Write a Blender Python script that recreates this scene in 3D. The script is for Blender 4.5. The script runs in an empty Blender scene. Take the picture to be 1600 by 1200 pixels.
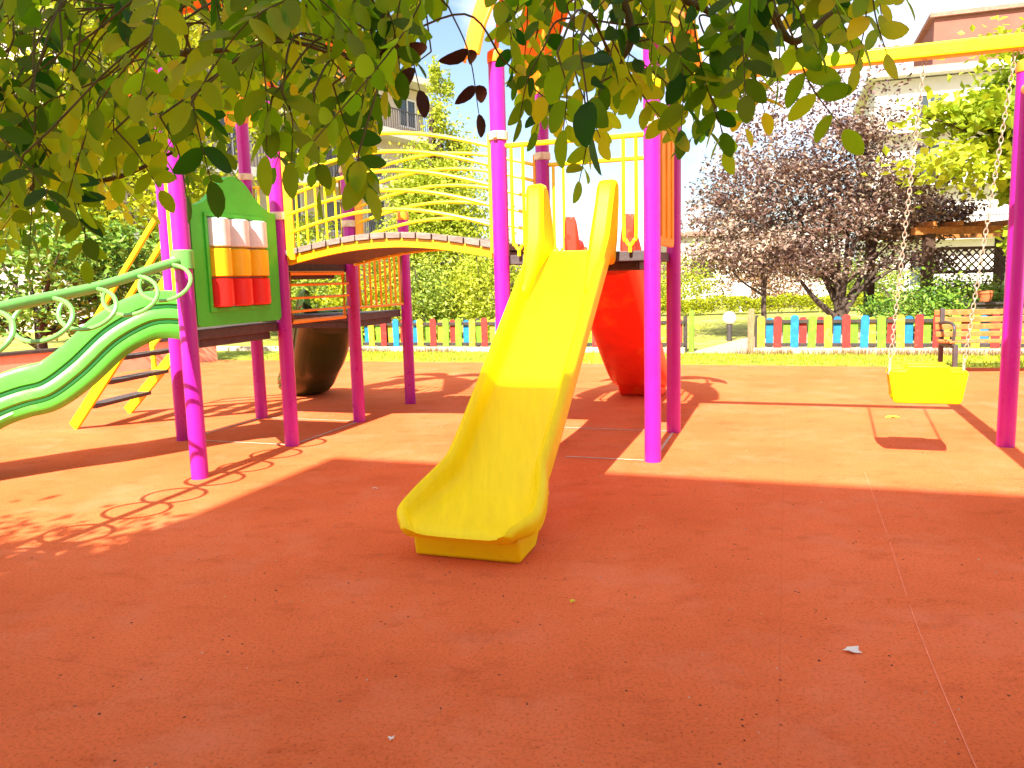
import bpy, bmesh, math, random
from mathutils import Vector, Matrix
import numpy as np

# ------------------------------------------------------------------ camera, sky, sun, exposure
SC = bpy.context.scene
COL = SC.collection
cam_data = bpy.data.cameras.new('camera')
cam_data.sensor_width = 36.0
cam_data.lens = 28.05
cam_data.clip_start = 0.05
cam_data.clip_end = 2000.0
cam = bpy.data.objects.new('camera', cam_data)
COL.objects.link(cam)
rt, up, fw = Vector((0.99965, -0.0035, -0.02619)), Vector((0.02642, 0.13232, 0.99085)), Vector((0, 0.9912, -0.13237))
cam.matrix_world = Matrix(((rt.x, up.x, -fw.x, 0), (rt.y, up.y, -fw.y, 0), (rt.z, up.z, -fw.z, 1.3), (0, 0, 0, 1)))
SC.camera = cam

SUN_EL = math.radians(43.6)
SUN_DIR = Vector((0.327 * math.cos(SUN_EL), 0.945 * math.cos(SUN_EL), -math.sin(SUN_EL)))   # direction the light travels
world = bpy.data.worlds.new('World')
SC.world = world
world.use_nodes = True
wn, wl = world.node_tree.nodes, world.node_tree.links
wn.clear()
sky = wn.new('ShaderNodeTexSky')
sky.sky_type = 'NISHITA'
sky.sun_disc = False
sky.sun_elevation = SUN_EL
sky.sun_rotation = math.atan2(-SUN_DIR.x, -SUN_DIR.y)
sky.air_density = 1.0
sky.dust_density = 2.0
tc = wn.new('ShaderNodeTexCoord')
mp = wn.new('ShaderNodeMapping')
mp.inputs['Scale'].default_value = (1.0, 1.0, 2.2)
mp.inputs['Location'].default_value = (0.35, 0.1, 0.2)
ns = wn.new('ShaderNodeTexNoise')
ns.inputs['Scale'].default_value = 2.6
ns.inputs['Detail'].default_value = 7.0
ns.inputs['Roughness'].default_value = 0.55
cr = wn.new('ShaderNodeValToRGB')
cr.color_ramp.elements[0].position = 0.45
cr.color_ramp.elements[1].position = 0.66
mx = wn.new('ShaderNodeMixRGB')
mx.inputs['Color2'].default_value = (8.0, 7.7, 8.4, 1)
bg = wn.new('ShaderNodeBackground')
bg.inputs['Strength'].default_value = 0.086
wo = wn.new('ShaderNodeOutputWorld')
wl.new(tc.outputs['Generated'], mp.inputs['Vector'])
wl.new(mp.outputs['Vector'], ns.inputs['Vector'])
wl.new(ns.outputs['Fac'], cr.inputs['Fac'])
wl.new(cr.outputs['Color'], mx.inputs['Fac'])
wl.new(sky.outputs['Color'], mx.inputs['Color1'])
wl.new(mx.outputs['Color'], bg.inputs['Color'])
wl.new(bg.outputs['Background'], wo.inputs['Surface'])

sun_data = bpy.data.lights.new('sun', 'SUN')
sun_data.energy = 5.0
sun_data.angle = math.radians(0.5)
sun_data.color = (1.0, 0.94, 0.84)
sun = bpy.data.objects.new('sun', sun_data)
sun.rotation_euler = SUN_DIR.to_track_quat('-Z', 'Y').to_euler()
sun.location = (-8, -20, 25)
COL.objects.link(sun)

SC.view_settings.view_transform = 'Standard'
SC.view_settings.look = 'None'
SC.view_settings.gamma = 1.0
SC.view_settings.use_curve_mapping = False
SC.view_settings.exposure = 1.6

# ------------------------------------------------------------------ materials
def nt_new(name):
    m = bpy.data.materials.new(name)
    m.use_nodes = True
    n, l = m.node_tree.nodes, m.node_tree.links
    n.clear()
    out = n.new('ShaderNodeOutputMaterial')
    return m, n, l, out

def ramp(n, l, src, stops):
    r = n.new('ShaderNodeValToRGB')
    e = r.color_ramp.elements
    while len(e) < len(stops):
        e.new(0.5)
    for i, (p, c) in enumerate(stops):
        e[i].position = p
        e[i].color = (*c, 1)
    l.new(src, r.inputs['Fac'])
    return r.outputs['Color']

def noise(n, l, scale, detail=5, rough=0.6, vec=None, stretch=None):
    t = n.new('ShaderNodeTexNoise')
    t.inputs['Scale'].default_value = scale
    t.inputs['Detail'].default_value = detail
    t.inputs['Roughness'].default_value = rough
    g = n.new('ShaderNodeNewGeometry')
    src = g.outputs['Position']
    if stretch:
        m = n.new('ShaderNodeMapping')
        m.inputs['Scale'].default_value = stretch
        l.new(src, m.inputs['Vector'])
        src = m.outputs['Vector']
    l.new(src, t.inputs['Vector'])
    return t.outputs['Fac']

def mat(name, col, rough=0.4, var=0.12, scale=6.0, bump=0.0, bscale=60.0, wear=None, wear_pos=(0.62, 0.72), metallic=0.0, spec=0.5, stretch=None, wscale=9.0):
    m, n, l, out = nt_new(name)
    p = n.new('ShaderNodeBsdfPrincipled')
    lo = tuple(max(0, c * (1 - var)) for c in col)
    hi = tuple(min(1, c * (1 + var)) for c in col)
    c = ramp(n, l, noise(n, l, scale, stretch=stretch), [(0.32, lo), (0.68, hi)])
    if wear:
        w = n.new('ShaderNodeValToRGB')
        w.color_ramp.elements[0].position = wear_pos[0]
        w.color_ramp.elements[1].position = wear_pos[1]
        l.new(noise(n, l, wscale, 8, 0.7, stretch=stretch), w.inputs['Fac'])
        mxn = n.new('ShaderNodeMixRGB')
        mxn.inputs['Color2'].default_value = (*wear, 1)
        l.new(c, mxn.inputs['Color1'])
        l.new(w.outputs['Color'], mxn.inputs['Fac'])
        c = mxn.outputs['Color']
    l.new(c, p.inputs['Base Color'])
    rr = n.new('ShaderNodeMapRange')
    rr.inputs['To Min'].default_value = max(0.05, rough - 0.08)
    rr.inputs['To Max'].default_value = min(1, rough + 0.12)
    l.new(noise(n, l, scale * 2.3), rr.inputs['Value'])
    l.new(rr.outputs['Result'], p.inputs['Roughness'])
    p.inputs['Metallic'].default_value = metallic
    p.inputs['Specular IOR Level'].default_value = spec
    if bump:
        b = n.new('ShaderNodeBump')
        b.inputs['Strength'].default_value = bump
        b.inputs['Distance'].default_value = 0.01
        l.new(noise(n, l, bscale), b.inputs['Height'])
        l.new(b.outputs['Normal'], p.inputs['Normal'])
    l.new(p.outputs['BSDF'], out.inputs['Surface'])
    return m

def leaf_mat(name, cols, trans, tw=0.45, gloss=0.05, rough=0.5):
    """leaf colour picked per leaf from the face attribute rnd; light also passes through"""
    m, n, l, out = nt_new(name)
    a = n.new('ShaderNodeAttribute')
    a.attribute_name = 'rnd'
    k = len(cols)
    c = ramp(n, l, a.outputs['Fac'], [(i / max(1, k - 1), cc) for i, cc in enumerate(cols)])
    ct = ramp(n, l, a.outputs['Fac'], [(i / max(1, len(trans) - 1), cc) for i, cc in enumerate(trans)])
    d = n.new('ShaderNodeBsdfPrincipled')
    d.inputs['Roughness'].default_value = rough
    d.inputs['Specular IOR Level'].default_value = gloss * 5
    t = n.new('ShaderNodeBsdfTranslucent')
    mxs = n.new('ShaderNodeMixShader')
    mxs.inputs['Fac'].default_value = tw
    l.new(c, d.inputs['Base Color'])
    l.new(ct, t.inputs['Color'])
    l.new(d.outputs['BSDF'], mxs.inputs[1])
    l.new(t.outputs['BSDF'], mxs.inputs[2])
    l.new(mxs.outputs['Shader'], out.inputs['Surface'])
    return m

def rubber_mat():
    m, n, l, out = nt_new('red_rubber_floor')
    p = n.new('ShaderNodeBsdfPrincipled')
    big = ramp(n, l, noise(n, l, 0.9, 4), [(0.3, (0.72, 0.138, 0.040)), (0.7, (0.88, 0.192, 0.064))])
    fine = n.new('ShaderNodeMixRGB'); fine.blend_type = 'MULTIPLY'; fine.inputs['Fac'].default_value = 1.0
    grain = ramp(n, l, noise(n, l, 80, 5, 0.85), [(0.33, (0.48, 0.34, 0.27)), (0.47, (0.96, 0.95, 0.94)), (0.62, (1.0, 1.0, 1.0)), (0.74, (1.15, 1.3, 1.4))])
    l.new(big, fine.inputs['Color1']); l.new(grain, fine.inputs['Color2'])
    # worn darker smears, drawn out across the walking direction
    sm = ramp(n, l, noise(n, l, 5.0, 7, 0.7, stretch=(0.8, 1.4, 1)), [(0.30, (0.70, 0.58, 0.50)), (0.46, (1, 1, 1))])
    m2 = n.new('ShaderNodeMixRGB'); m2.blend_type = 'MULTIPLY'; m2.inputs['Fac'].default_value = 0.55
    l.new(fine.outputs['Color'], m2.inputs['Color1']); l.new(sm, m2.inputs['Color2'])
    # sun-faded pale patches and dirt trodden into the surface
    fd = ramp(n, l, noise(n, l, 1.7, 9, 0.72), [(0.50, (0, 0, 0)), (0.72, (1, 1, 1))])
    mf = n.new('ShaderNodeMixRGB'); mf.inputs['Color2'].default_value = (0.80, 0.24, 0.12, 1)
    mfa = n.new('ShaderNodeMath'); mfa.operation = 'MULTIPLY'; mfa.inputs[1].default_value = 0.55
    l.new(fd, mfa.inputs[0]); l.new(mfa.outputs[0], mf.inputs['Fac']); l.new(m2.outputs['Color'], mf.inputs['Color1'])
    dk = ramp(n, l, noise(n, l, 26, 9, 0.8), [(0.60, (0, 0, 0)), (0.70, (1, 1, 1))])
    md = n.new('ShaderNodeMixRGB'); md.inputs['Color2'].default_value = (0.30, 0.05, 0.018, 1)
    mda = n.new('ShaderNodeMath'); mda.operation = 'MULTIPLY'; mda.inputs[1].default_value = 0.6
    l.new(dk, mda.inputs[0]); l.new(mda.outputs[0], md.inputs['Fac']); l.new(mf.outputs['Color'], md.inputs['Color1'])
    # faint joints between the one-metre rubber tiles
    gg = n.new('ShaderNodeNewGeometry'); mpp = n.new('ShaderNodeMapping')
    mpp.inputs['Rotation'].default_value = (0, 0, 0.3328)
    l.new(gg.outputs['Position'], mpp.inputs['Vector'])
    bk = n.new('ShaderNodeTexBrick'); bk.offset = 0.0
    bk.inputs['Scale'].default_value = 1.0; bk.inputs['Mortar Size'].default_value = 0.0035; bk.inputs['Mortar Smooth'].default_value = 0.4
    bk.inputs['Brick Width'].default_value = 1.0; bk.inputs['Row Height'].default_value = 1.0
    bk.inputs['Color1'].default_value = (1, 1, 1, 1); bk.inputs['Color2'].default_value = (0.95, 0.92, 0.90, 1); bk.inputs['Mortar'].default_value = (0.66, 0.55, 0.5, 1)
    l.new(mpp.outputs['Vector'], bk.inputs['Vector'])
    mj = n.new('ShaderNodeMixRGB'); mj.blend_type = 'MULTIPLY'; mj.inputs['Fac'].default_value = 0.22
    l.new(md.outputs['Color'], mj.inputs['Color1']); l.new(bk.outputs['Color'], mj.inputs['Color2'])
    m2 = mj
    # scattered dark and pale crumbs
    vor = n.new('ShaderNodeTexVoronoi'); vor.inputs['Scale'].default_value = 14.0
    g = n.new('ShaderNodeNewGeometry'); l.new(g.outputs['Position'], vor.inputs['Vector'])
    dots = ramp(n, l, vor.outputs['Distance'], [(0.05, (1, 1, 1)), (0.09, (0, 0, 0))])
    pick = ramp(n, l, vor.outputs['Color'], [(0.55, (0, 0, 0)), (0.57, (1, 1, 1))])
    mul = n.new('ShaderNodeMixRGB'); mul.blend_type = 'MULTIPLY'; mul.inputs['Fac'].default_value = 1
    l.new(dots, mul.inputs['Color1']); l.new(pick, mul.inputs['Color2'])
    m3 = n.new('ShaderNodeMixRGB'); m3.inputs['Color2'].default_value = (0.10, 0.035, 0.02, 1)
    l.new(mul.outputs['Color'], m3.inputs['Fac']); l.new(m2.outputs['Color'], m3.inputs['Color1'])
    l.new(m3.outputs['Color'], p.inputs['Base Color'])
    p.inputs['Roughness'].default_value = 0.9
    p.inputs['Specular IOR Level'].default_value = 0.06
    b = n.new('ShaderNodeBump'); b.inputs['Strength'].default_value = 0.55; b.inputs['Distance'].default_value = 0.012
    l.new(noise(n, l, 70, 5, 0.75), b.inputs['Height'])
    l.new(b.outputs['Normal'], p.inputs['Normal'])
    l.new(p.outputs['BSDF'], out.inputs['Surface'])
    return m

M = {}
M['rubber'] = rubber_mat()
M['joint'] = mat('pale_joint', (0.62, 0.42, 0.30), 0.9, 0.25, 12, 0.3)
M['seam'] = mat('thin_pale_seam', (0.84, 0.24, 0.11), 0.9, 0.2, 15)
M['lawn'] = mat('lawn_green', (0.24, 0.28, 0.012), 0.95, 0.45, 5, 0.8, 40, wear=(0.34, 0.28, 0.05), wear_pos=(0.52, 0.7), wscale=3)
M['garden'] = mat('garden_ground', (0.26, 0.27, 0.03), 0.95, 0.35, 2, 0.6, 30, wear=(0.45, 0.33, 0.16), wear_pos=(0.5, 0.7), wscale=1.2)
M['path'] = mat('pink_paving', (0.42, 0.28, 0.22), 0.85, 0.2, 4, 0.3)
M['kerb'] = mat('concrete_kerb', (0.55, 0.42, 0.30), 0.85, 0.15, 8, 0.3)
M['magenta'] = mat('magenta_paint', (0.43, 0.014, 0.30), 0.28, 0.07, 5, 0.0, 120, wear=(0.46, 0.07, 0.32), wear_pos=(0.74, 0.82), wscale=16)
M['orange_cap'] = mat('orange_plastic', (0.85, 0.26, 0.012), 0.35, 0.08, 5)
M['orange_panel'] = mat('orange_yellow_plastic', (0.88, 0.40, 0.012), 0.38, 0.08, 6, wear=(0.9, 0.55, 0.1), wear_pos=(0.66, 0.8))
M['collar'] = mat('cream_clamp', (0.72, 0.62, 0.42), 0.5, 0.12, 20)
M['yellow'] = mat('yellow_plastic', (0.92, 0.68, 0.002), 0.42, 0.05, 4, 0.05, 90, wear=(0.80, 0.52, 0.01), wear_pos=(0.60, 0.85), wscale=6, spec=0.2)
M['yellow_slide'] = mat('scuffed_yellow_plastic', (0.92, 0.68, 0.002), 0.44, 0.05, 3, 0.05, 90, wear=(0.82, 0.57, 0.008), wear_pos=(0.54, 0.85), wscale=5, spec=0.2, stretch=(7, 0.9, 1.2))
M['yellow_paint'] = mat('yellow_paint', (0.90, 0.66, 0.006), 0.32, 0.06, 8, wear=(0.78, 0.44, 0.03), wear_pos=(0.66, 0.76), wscale=25)
M['red'] = mat('red_plastic', (0.80, 0.03, 0.008), 0.36, 0.10, 5, 0.05, 90, wear=(0.85, 0.16, 0.012), wear_pos=(0.52, 0.70), wscale=3.2)
M['green'] = mat('green_plastic', (0.09, 0.50, 0.05), 0.28, 0.08, 5, 0.04, 90, wear=(0.25, 0.62, 0.12), wear_pos=(0.58, 0.8), wscale=5)
M['green_shaded'] = mat('shaded_green_plastic', (0.020, 0.050, 0.008), 0.35, 0.15, 4, 0.04, 90, wear=(0.05, 0.05, 0.008), wear_pos=(0.5, 0.75), wscale=3)  # the green plastic again, darkened by shade painted into its colour
M['green_panel'] = mat('green_panel', (0.055, 0.56, 0.03), 0.42, 0.08, 6)
M['dark_groove'] = mat('dark_groove', (0.012, 0.16, 0.03), 0.5, 0.1, 6)
M['lime'] = mat('lime_paint', (0.15, 0.46, 0.09), 0.32, 0.08, 8, wear=(0.26, 0.50, 0.12), wear_pos=(0.66, 0.75), wscale=30)
M['white_plastic'] = mat('white_plastic', (0.82, 0.76, 0.70), 0.4, 0.05, 10)
M['barrel_yellow'] = mat('barrel_yellow', (0.92, 0.55, 0.005), 0.38, 0.05, 10)
M['barrel_red'] = mat('barrel_red', (0.80, 0.015, 0.01), 0.38, 0.05, 10)
M['deck_metal'] = mat('dark_deck', (0.075, 0.055, 0.055), 0.6, 0.25, 20, 0.2)
M['plank'] = mat('weathered_plank', (0.23, 0.17, 0.14), 0.75, 0.3, 14, 0.35, 80, wear=(0.33, 0.25, 0.20), wear_pos=(0.5, 0.7), stretch=(1, 1, 6))
M['steel'] = mat('galvanised_steel', (0.48, 0.46, 0.34), 0.4, 0.15, 40, metallic=0.25)
M['p_red'] = mat('picket_red', (0.38, 0.018, 0.012), 0.6, 0.18, 10, 0.1, wear=(0.50, 0.10, 0.05), wear_pos=(0.56, 0.72), wscale=14)
M['p_green'] = mat('picket_green', (0.15, 0.33, 0.010), 0.6, 0.18, 10, 0.1, wear=(0.30, 0.38, 0.05), wear_pos=(0.56, 0.72), wscale=14)
M['p_blue'] = mat('picket_blue', (0.002, 0.17, 0.42), 0.6, 0.18, 10, 0.1, wear=(0.03, 0.34, 0.52), wear_pos=(0.56, 0.72), wscale=14)
M['p_yellow'] = mat('picket_yellow', (0.42, 0.32, 0.012), 0.6, 0.15, 10, 0.1, wear=(0.52, 0.46, 0.12), wear_pos=(0.52, 0.7), wscale=14)
M['dark_wood'] = mat('dark_wood', (0.045, 0.032, 0.025), 0.75, 0.3, 12, 0.3)
M['brown_wood'] = mat('brown_wood', (0.26, 0.17, 0.08), 0.8, 0.3, 14, 0.3, stretch=(6, 6, 1))
M['bench_wood'] = mat('bench_wood', (0.38, 0.135, 0.025), 0.6, 0.2, 9, 0.15, wear=(0.50, 0.23, 0.07), wear_pos=(0.5, 0.7), wscale=11)
M['lattice'] = mat('lattice_wood', (0.07, 0.035, 0.02), 0.8, 0.2, 12)
M['terracotta'] = mat('terracotta', (0.55, 0.15, 0.05), 0.8, 0.15, 12)
M['sign_white'] = mat('sign_white', (0.85, 0.84, 0.80), 0.5, 0.04, 12)
M['bark'] = mat('bark', (0.075, 0.05, 0.035), 0.9, 0.35, 18, 0.7, 60, stretch=(3, 3, 1))
M['twig'] = mat('twig', (0.11, 0.09, 0.02), 0.8, 0.3, 30)
M['wall_pink'] = mat('pink_render', (0.60, 0.33, 0.20), 0.9, 0.12, 3, 0.2)
M['wall_white'] = mat('white_render', (0.62, 0.58, 0.53), 0.9, 0.06, 1.5, 0.15)
M['wall_beige'] = mat('beige_render', (0.62, 0.50, 0.38), 0.9, 0.10, 1.5, 0.15)
M['wall_brown'] = mat('red_brown_render', (0.26, 0.095, 0.065), 0.9, 0.10, 1.5, 0.15)
M['roof'] = mat('roof_tile', (0.34, 0.17, 0.12), 0.9, 0.2, 4, 0.3)
M['window'] = mat('window_glass', (0.05, 0.065, 0.075), 0.08, 0.3, 1.0)
M['frame_white'] = mat('window_frame', (0.75, 0.73, 0.70), 0.5, 0.05, 5)
M['rail_dark'] = mat('dark_railing', (0.06, 0.05, 0.05), 0.5, 0.2, 10)
M['leaf_near'] = leaf_mat('locust_leaf', [(0.010, 0.050, 0.004), (0.09, 0.20, 0.004), (0.20, 0.38, 0.008), (0.38, 0.48, 0.010)], [(0.03, 0.18, 0.005), (0.26, 0.56, 0.006), (0.50, 0.84, 0.010), (0.88, 0.96, 0.02)], 0.62)
M['leaf_dry'] = leaf_mat('dry_leaf', [(0.04, 0.015, 0.012), (0.09, 0.035, 0.02)], [(0.05, 0.02, 0.01), (0.10, 0.04, 0.02)], 0.2)
M['leaf_plum'] = leaf_mat('plum_leaf', [(0.030, 0.010, 0.014), (0.20, 0.12, 0.09), (0.58, 0.48, 0.34)], [(0.10, 0.02, 0.03), (0.22, 0.07, 0.05), (0.40, 0.22, 0.08)], 0.2, 0.12, 0.4)
M['leaf_bright'] = leaf_mat('catalpa_leaf', [(0.20, 0.30, 0.015), (0.34, 0.44, 0.02), (0.46, 0.50, 0.03)], [(0.4, 0.5, 0.02), (0.6, 0.66, 0.02)], 0.35, 0.08)
M['leaf_poplar'] = leaf_mat('poplar_leaf', [(0.20, 0.28, 0.015), (0.40, 0.46, 0.03), (0.56, 0.56, 0.07)], [(0.4, 0.5, 0.02), (0.6, 0.64, 0.04)], 0.3, 0.08)
M['leaf_shrub'] = leaf_mat('shrub_leaf', [(0.07, 0.14, 0.012), (0.24, 0.33, 0.03), (0.48, 0.50, 0.08)], [(0.15, 0.25, 0.02), (0.36, 0.44, 0.04)], 0.25, 0.1)
M['leaf_dark'] = leaf_mat('dark_green_leaf', [(0.03, 0.09, 0.012), (0.15, 0.29, 0.02), (0.36, 0.50, 0.05)], [(0.05, 0.16, 0.02), (0.2, 0.36, 0.04)], 0.25, 0.1)
M['leaf_hedge'] = leaf_mat('hedge_leaf', [(0.18, 0.24, 0.006), (0.34, 0.36, 0.010), (0.48, 0.46, 0.015)], [(0.4, 0.45, 0.02), (0.6, 0.6, 0.02)], 0.3, 0.05)
M['leaf_red'] = leaf_mat('red_shrub_leaf', [(0.10, 0.05, 0.03), (0.30, 0.16, 0.08), (0.46, 0.34, 0.14)], [(0.3, 0.12, 0.05), (0.45, 0.25, 0.08)], 0.25, 0.05)
M['petal_pale'] = mat('pale_litter', (0.80, 0.72, 0.62), 0.8, 0.1, 40)
M['petal_yellow'] = mat('yellow_litter', (0.75, 0.60, 0.03), 0.8, 0.1, 40)
M['blue_cloth'] = mat('blue_cloth', (0.05, 0.40, 0.50), 0.8, 0.1, 10)

# ------------------------------------------------------------------ mesh helpers
class MB:
    def __init__(self):
        self.v, self.f, self.mi = [], [], []
        self.cur = 0
    def add(self, vs, fs):
        o = len(self.v)
        self.v.extend([tuple(p) for p in vs])
        for f in fs:
            self.f.append(tuple(i + o for i in f)); self.mi.append(self.cur)
        return self
    def box(self, c, sx, sy, sz, X=(1, 0, 0), Y=(0, 1, 0), Z=(0, 0, 1)):
        c, X, Y, Z = Vector(c), Vector(X), Vector(Y), Vector(Z)
        vs = [c + X * sx * i / 2 + Y * sy * j / 2 + Z * sz * k / 2 for k in (-1, 1) for j in (-1, 1) for i in (-1, 1)]
        return self.add(vs, [(0, 2, 3, 1), (4, 5, 7, 6), (0, 1, 5, 4), (2, 6, 7, 3), (0, 4, 6, 2), (1, 3, 7, 5)])
    def bar(self, a, b, w, h, side=None):
        a, b = Vector(a), Vector(b)
        d = b - a
        L = d.length
        Z = d / L
        X = Vector(side) if side is not None else Vector((0, 0, 1)).cross(Z)
        if X.length < 1e-4: X = Vector((1, 0, 0))
        X = (X - Z * X.dot(Z)).normalized()
        Y = Z.cross(X)
        return self.box((a + b) / 2, w, h, L, X, Y, Z)
    def tube(self, pts, r, n=8, closed=False):
        pts = [Vector(p) for p in pts]
        k = len(pts)
        rad = r if isinstance(r, (list, tuple)) else [r] * k
        tans = []
        for i in range(k):
            if closed: t = pts[(i + 1) % k] - pts[i - 1]
            else: t = pts[min(i + 1, k - 1)] - pts[max(i - 1, 0)]
            tans.append(t.normalized())
        ref = Vector((0, 0, 1)) if abs(tans[0].z) < 0.9 else Vector((1, 0, 0))
        N = (ref - tans[0] * ref.dot(tans[0])).normalized()
        vs, fs = [], []
        for i in range(k):
            N = (N - tans[i] * N.dot(tans[i])).normalized()
            B = tans[i].cross(N)
            for j in range(n):
                a = 2 * math.pi * j / n
                vs.append(pts[i] + (N * math.cos(a) + B * math.sin(a)) * rad[i])
        m = k if closed else k - 1
        for i in range(m):
            for j in range(n):
                a, b = i * n + j, i * n + (j + 1) % n
                c, d = ((i + 1) % k) * n + (j + 1) % n, ((i + 1) % k) * n + j
                fs.append((a, b, c, d))
        if not closed:
            fs.append(tuple(range(n - 1, -1, -1)))
            fs.append(tuple((k - 1) * n + j for j in range(n)))
        return self.add(vs, fs)
    def prism(self, poly, o, X, Y, Z, t):
        """polygon (x,y) in the X,Y plane, extruded by t along Z, centred"""
        o, X, Y, Z = Vector(o), Vector(X), Vector(Y), Vector(Z)
        n = len(poly)
        vs = [o + X * p[0] + Y * p[1] - Z * t / 2 for p in poly] + [o + X * p[0] + Y * p[1] + Z * t / 2 for p in poly]
        fs = [tuple(range(n - 1, -1, -1)), tuple(range(n, 2 * n))]
        fs += [(i, (i + 1) % n, n + (i + 1) % n, n + i) for i in range(n)]
        return self.add(vs, fs)
    def lathe(self, prof, c, n=20):
        c = Vector(c)
        vs, fs = [], []
        for (r, z) in prof:
            for j in range(n):
                a = 2 * math.pi * j / n
                vs.append(c + Vector((r * math.cos(a), r * math.sin(a), z)))
        k = len(prof)
        for i in range(k - 1):
            for j in range(n):
                fs.append((i * n + j, i * n + (j + 1) % n, (i + 1) * n + (j + 1) % n, (i + 1) * n + j))
        fs.append(tuple(range(n - 1, -1, -1)))
        fs.append(tuple((k - 1) * n + j for j in range(n)))
        return self.add(vs, fs)
    def loft(self, rings, closed_section=True, cap=True):
        k, n = len(rings), len(rings[0])
        vs = [p for r in rings for p in r]
        fs = []
        for i in range(k - 1):
            for j in range(n if closed_section else n - 1):
                fs.append((i * n + j, i * n + (j + 1) % n, (i + 1) * n + (j + 1) % n, (i + 1) * n + j))
        if cap and closed_section:
            fs.append(tuple(range(n - 1, -1, -1)))
            fs.append(tuple((k - 1) * n + j for j in range(n)))
        return self.add(vs, fs)
    def build(self, name, m, parent=None, bevel=0.0, smooth=35, rnd=None, label=None):
        off = Vector((0, 0, 0))
        p = parent
        while p is not None:
            off += p.location; p = p.parent
        me = bpy.data.meshes.new(name)
        me.from_pydata([(x - off.x, y - off.y, z - off.z) for x, y, z in self.v], [], self.f)
        me.update()
        bm = bmesh.new(); bm.from_mesh(me)
        if len(bm.faces) < 60000 and rnd is None:
            bmesh.ops.recalc_face_normals(bm, faces=bm.faces)
        bm.to_mesh(me); bm.free()
        ms = m if isinstance(m, (list, tuple)) else [m]
        for q in ms: me.materials.append(q)
        if len(ms) > 1: me.polygons.foreach_set('material_index', self.mi)
        if smooth:
            me.polygons.foreach_set('use_smooth', [True] * len(me.polygons))
            if rnd is None: me.set_sharp_from_angle(angle=math.radians(smooth))
        if rnd is not None:
            a = me.attributes.new('rnd', 'FLOAT', 'FACE')
            a.data.foreach_set('value', rnd)
        o = bpy.data.objects.new(name, me)
        COL.objects.link(o)
        if parent is not None: o.parent = parent
        if bevel:
            b = o.modifiers.new('bevel', 'BEVEL')
            b.width = bevel; b.segments = 2; b.limit_method = 'ANGLE'; b.angle_limit = math.radians(40)
        if label: o['label'] = label
        return o

def tag(o, label=None, cat=None, group=None, kind=None):
    if label: o['label'] = label
    if cat: o['category'] = cat
    if group: o['group'] = group
    if kind: o['kind'] = kind
    return o

def thing(name, loc, label, cat, group=None):
    o = bpy.data.objects.new(name, None)
    o.empty_display_size = 0.2
    o.location = loc
    COL.objects.link(o)
    return tag(o, label, cat, group)

def dup_mesh(o, parent, loc):
    c = o.copy(); COL.objects.link(c); c.parent = parent; c.location = loc
    return c

def bez(pts, n=12):
    """Catmull-Rom through pts"""
    P = [Vector(p) for p in pts]
    P = [P[0] * 2 - P[1]] + P + [P[-1] * 2 - P[-2]]
    out = []
    for i in range(1, len(P) - 2):
        for k in range(n):
            t = k / n
            a, b, c, d = P[i - 1], P[i], P[i + 1], P[i + 2]
            out.append(0.5 * ((2 * b) + (c - a) * t + (2 * a - 5 * b + 4 * c - d) * t * t + (3 * b - 3 * c + d - a) * t ** 3))
    out.append(P[-2])
    return out

# ------------------------------------------------------------------ the setting
U, V, UP = Vector((0.9451, -0.3267, 0)), Vector((0.3267, 0.9451, 0)), Vector((0, 0, 1))   # the playground's own grid
S = 1.082
F0 = Vector((-0.051, 5.815, 0))
def W(a, b, z=0.0):
    return F0 + U * a + V * b + UP * z

def sheet(name, poly, z, m, sub=0):
    mb = MB(); mb.add([(x, y, z) for x, y in poly], [tuple(range(len(poly)))])
    o = mb.build(name, m, smooth=0)
    o['kind'] = 'structure'
    return o

sheet('ground', [(-300, -80), (300, -80), (300, 500), (-300, 500)], 0.0 - 0.012, M['garden'])
e1, e2, e3, e4 = W(-9, 6.05), W(12, 6.05), W(12, -14), W(-9, -14)
sheet('rubber_floor', [(p.x, p.y) for p in (e4, e3, e2, e1)], 0.0, M['rubber'])
l1, l2, l3, l4 = W(-9, 6.055), W(12, 6.055), W(12, 7.72), W(-9, 7.72)
sheet('lawn', [(p.x, p.y) for p in (l1, l2, l3, l4)], -0.004, M['lawn'])
mb = MB()
mb.box(W(-4.42, 7.80, 0.03), 9.6, 0.14, 0.10, U, V, UP)
mb.box(W(5.46, 7.80, 0.03), 8.0, 0.14, 0.10, U, V, UP)
tag(mb.build('kerb', M['kerb'], bevel=0.01), kind='structure')
mb = MB()
pp = [W(1.30 - 0.9, 7.72), W(4.45, 7.72), W(4.9, 12.5), W(1.6, 12.5)]
sheet('path', [(p.x, p.y) for p in pp], -0.003, M['path'])
# pale joints between the rubber panels round the posts
mb = MB()
def strip(p, q, w=0.022, z=0.004):
    p, q = Vector(p), Vector(q); d = (q - p).normalized(); n = Vector((-d.y, d.x, 0)) * w / 2
    mb.add([p - n + UP * z, q - n + UP * z, q + n + UP * z, p + n + UP * z], [(0, 1, 2, 3)])
B0, C0, D0, E0 = Vector((-1.791, 6.343, 0)), Vector((-1.437, 7.366, 0)), Vector((-2.46, 7.719, 0)), Vector((-2.814, 6.697, 0))
A0, J0 = B0 - V * S, C0 + V * S
strip(W(0.45, 0), W(S - 0.06, 0)); strip(W(S, 0.06), W(S, S - 0.06)); strip(W(0.06, S, 0), W(S - 0.06, S, 0)); strip(W(0, 0.3), W(0, S - 0.06))
strip(B0 + V * 0.06, C0 - V * 0.06); strip(E0 + U * 0.06, B0 - U * 0.06); strip(E0 + V * 0.06, D0 - V * 0.06); strip(D0 + U * 0.06, C0 - U * 0.06)
tag(mb.build('floor_joint', M['joint'], smooth=0), kind='structure')
mb = MB()
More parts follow.
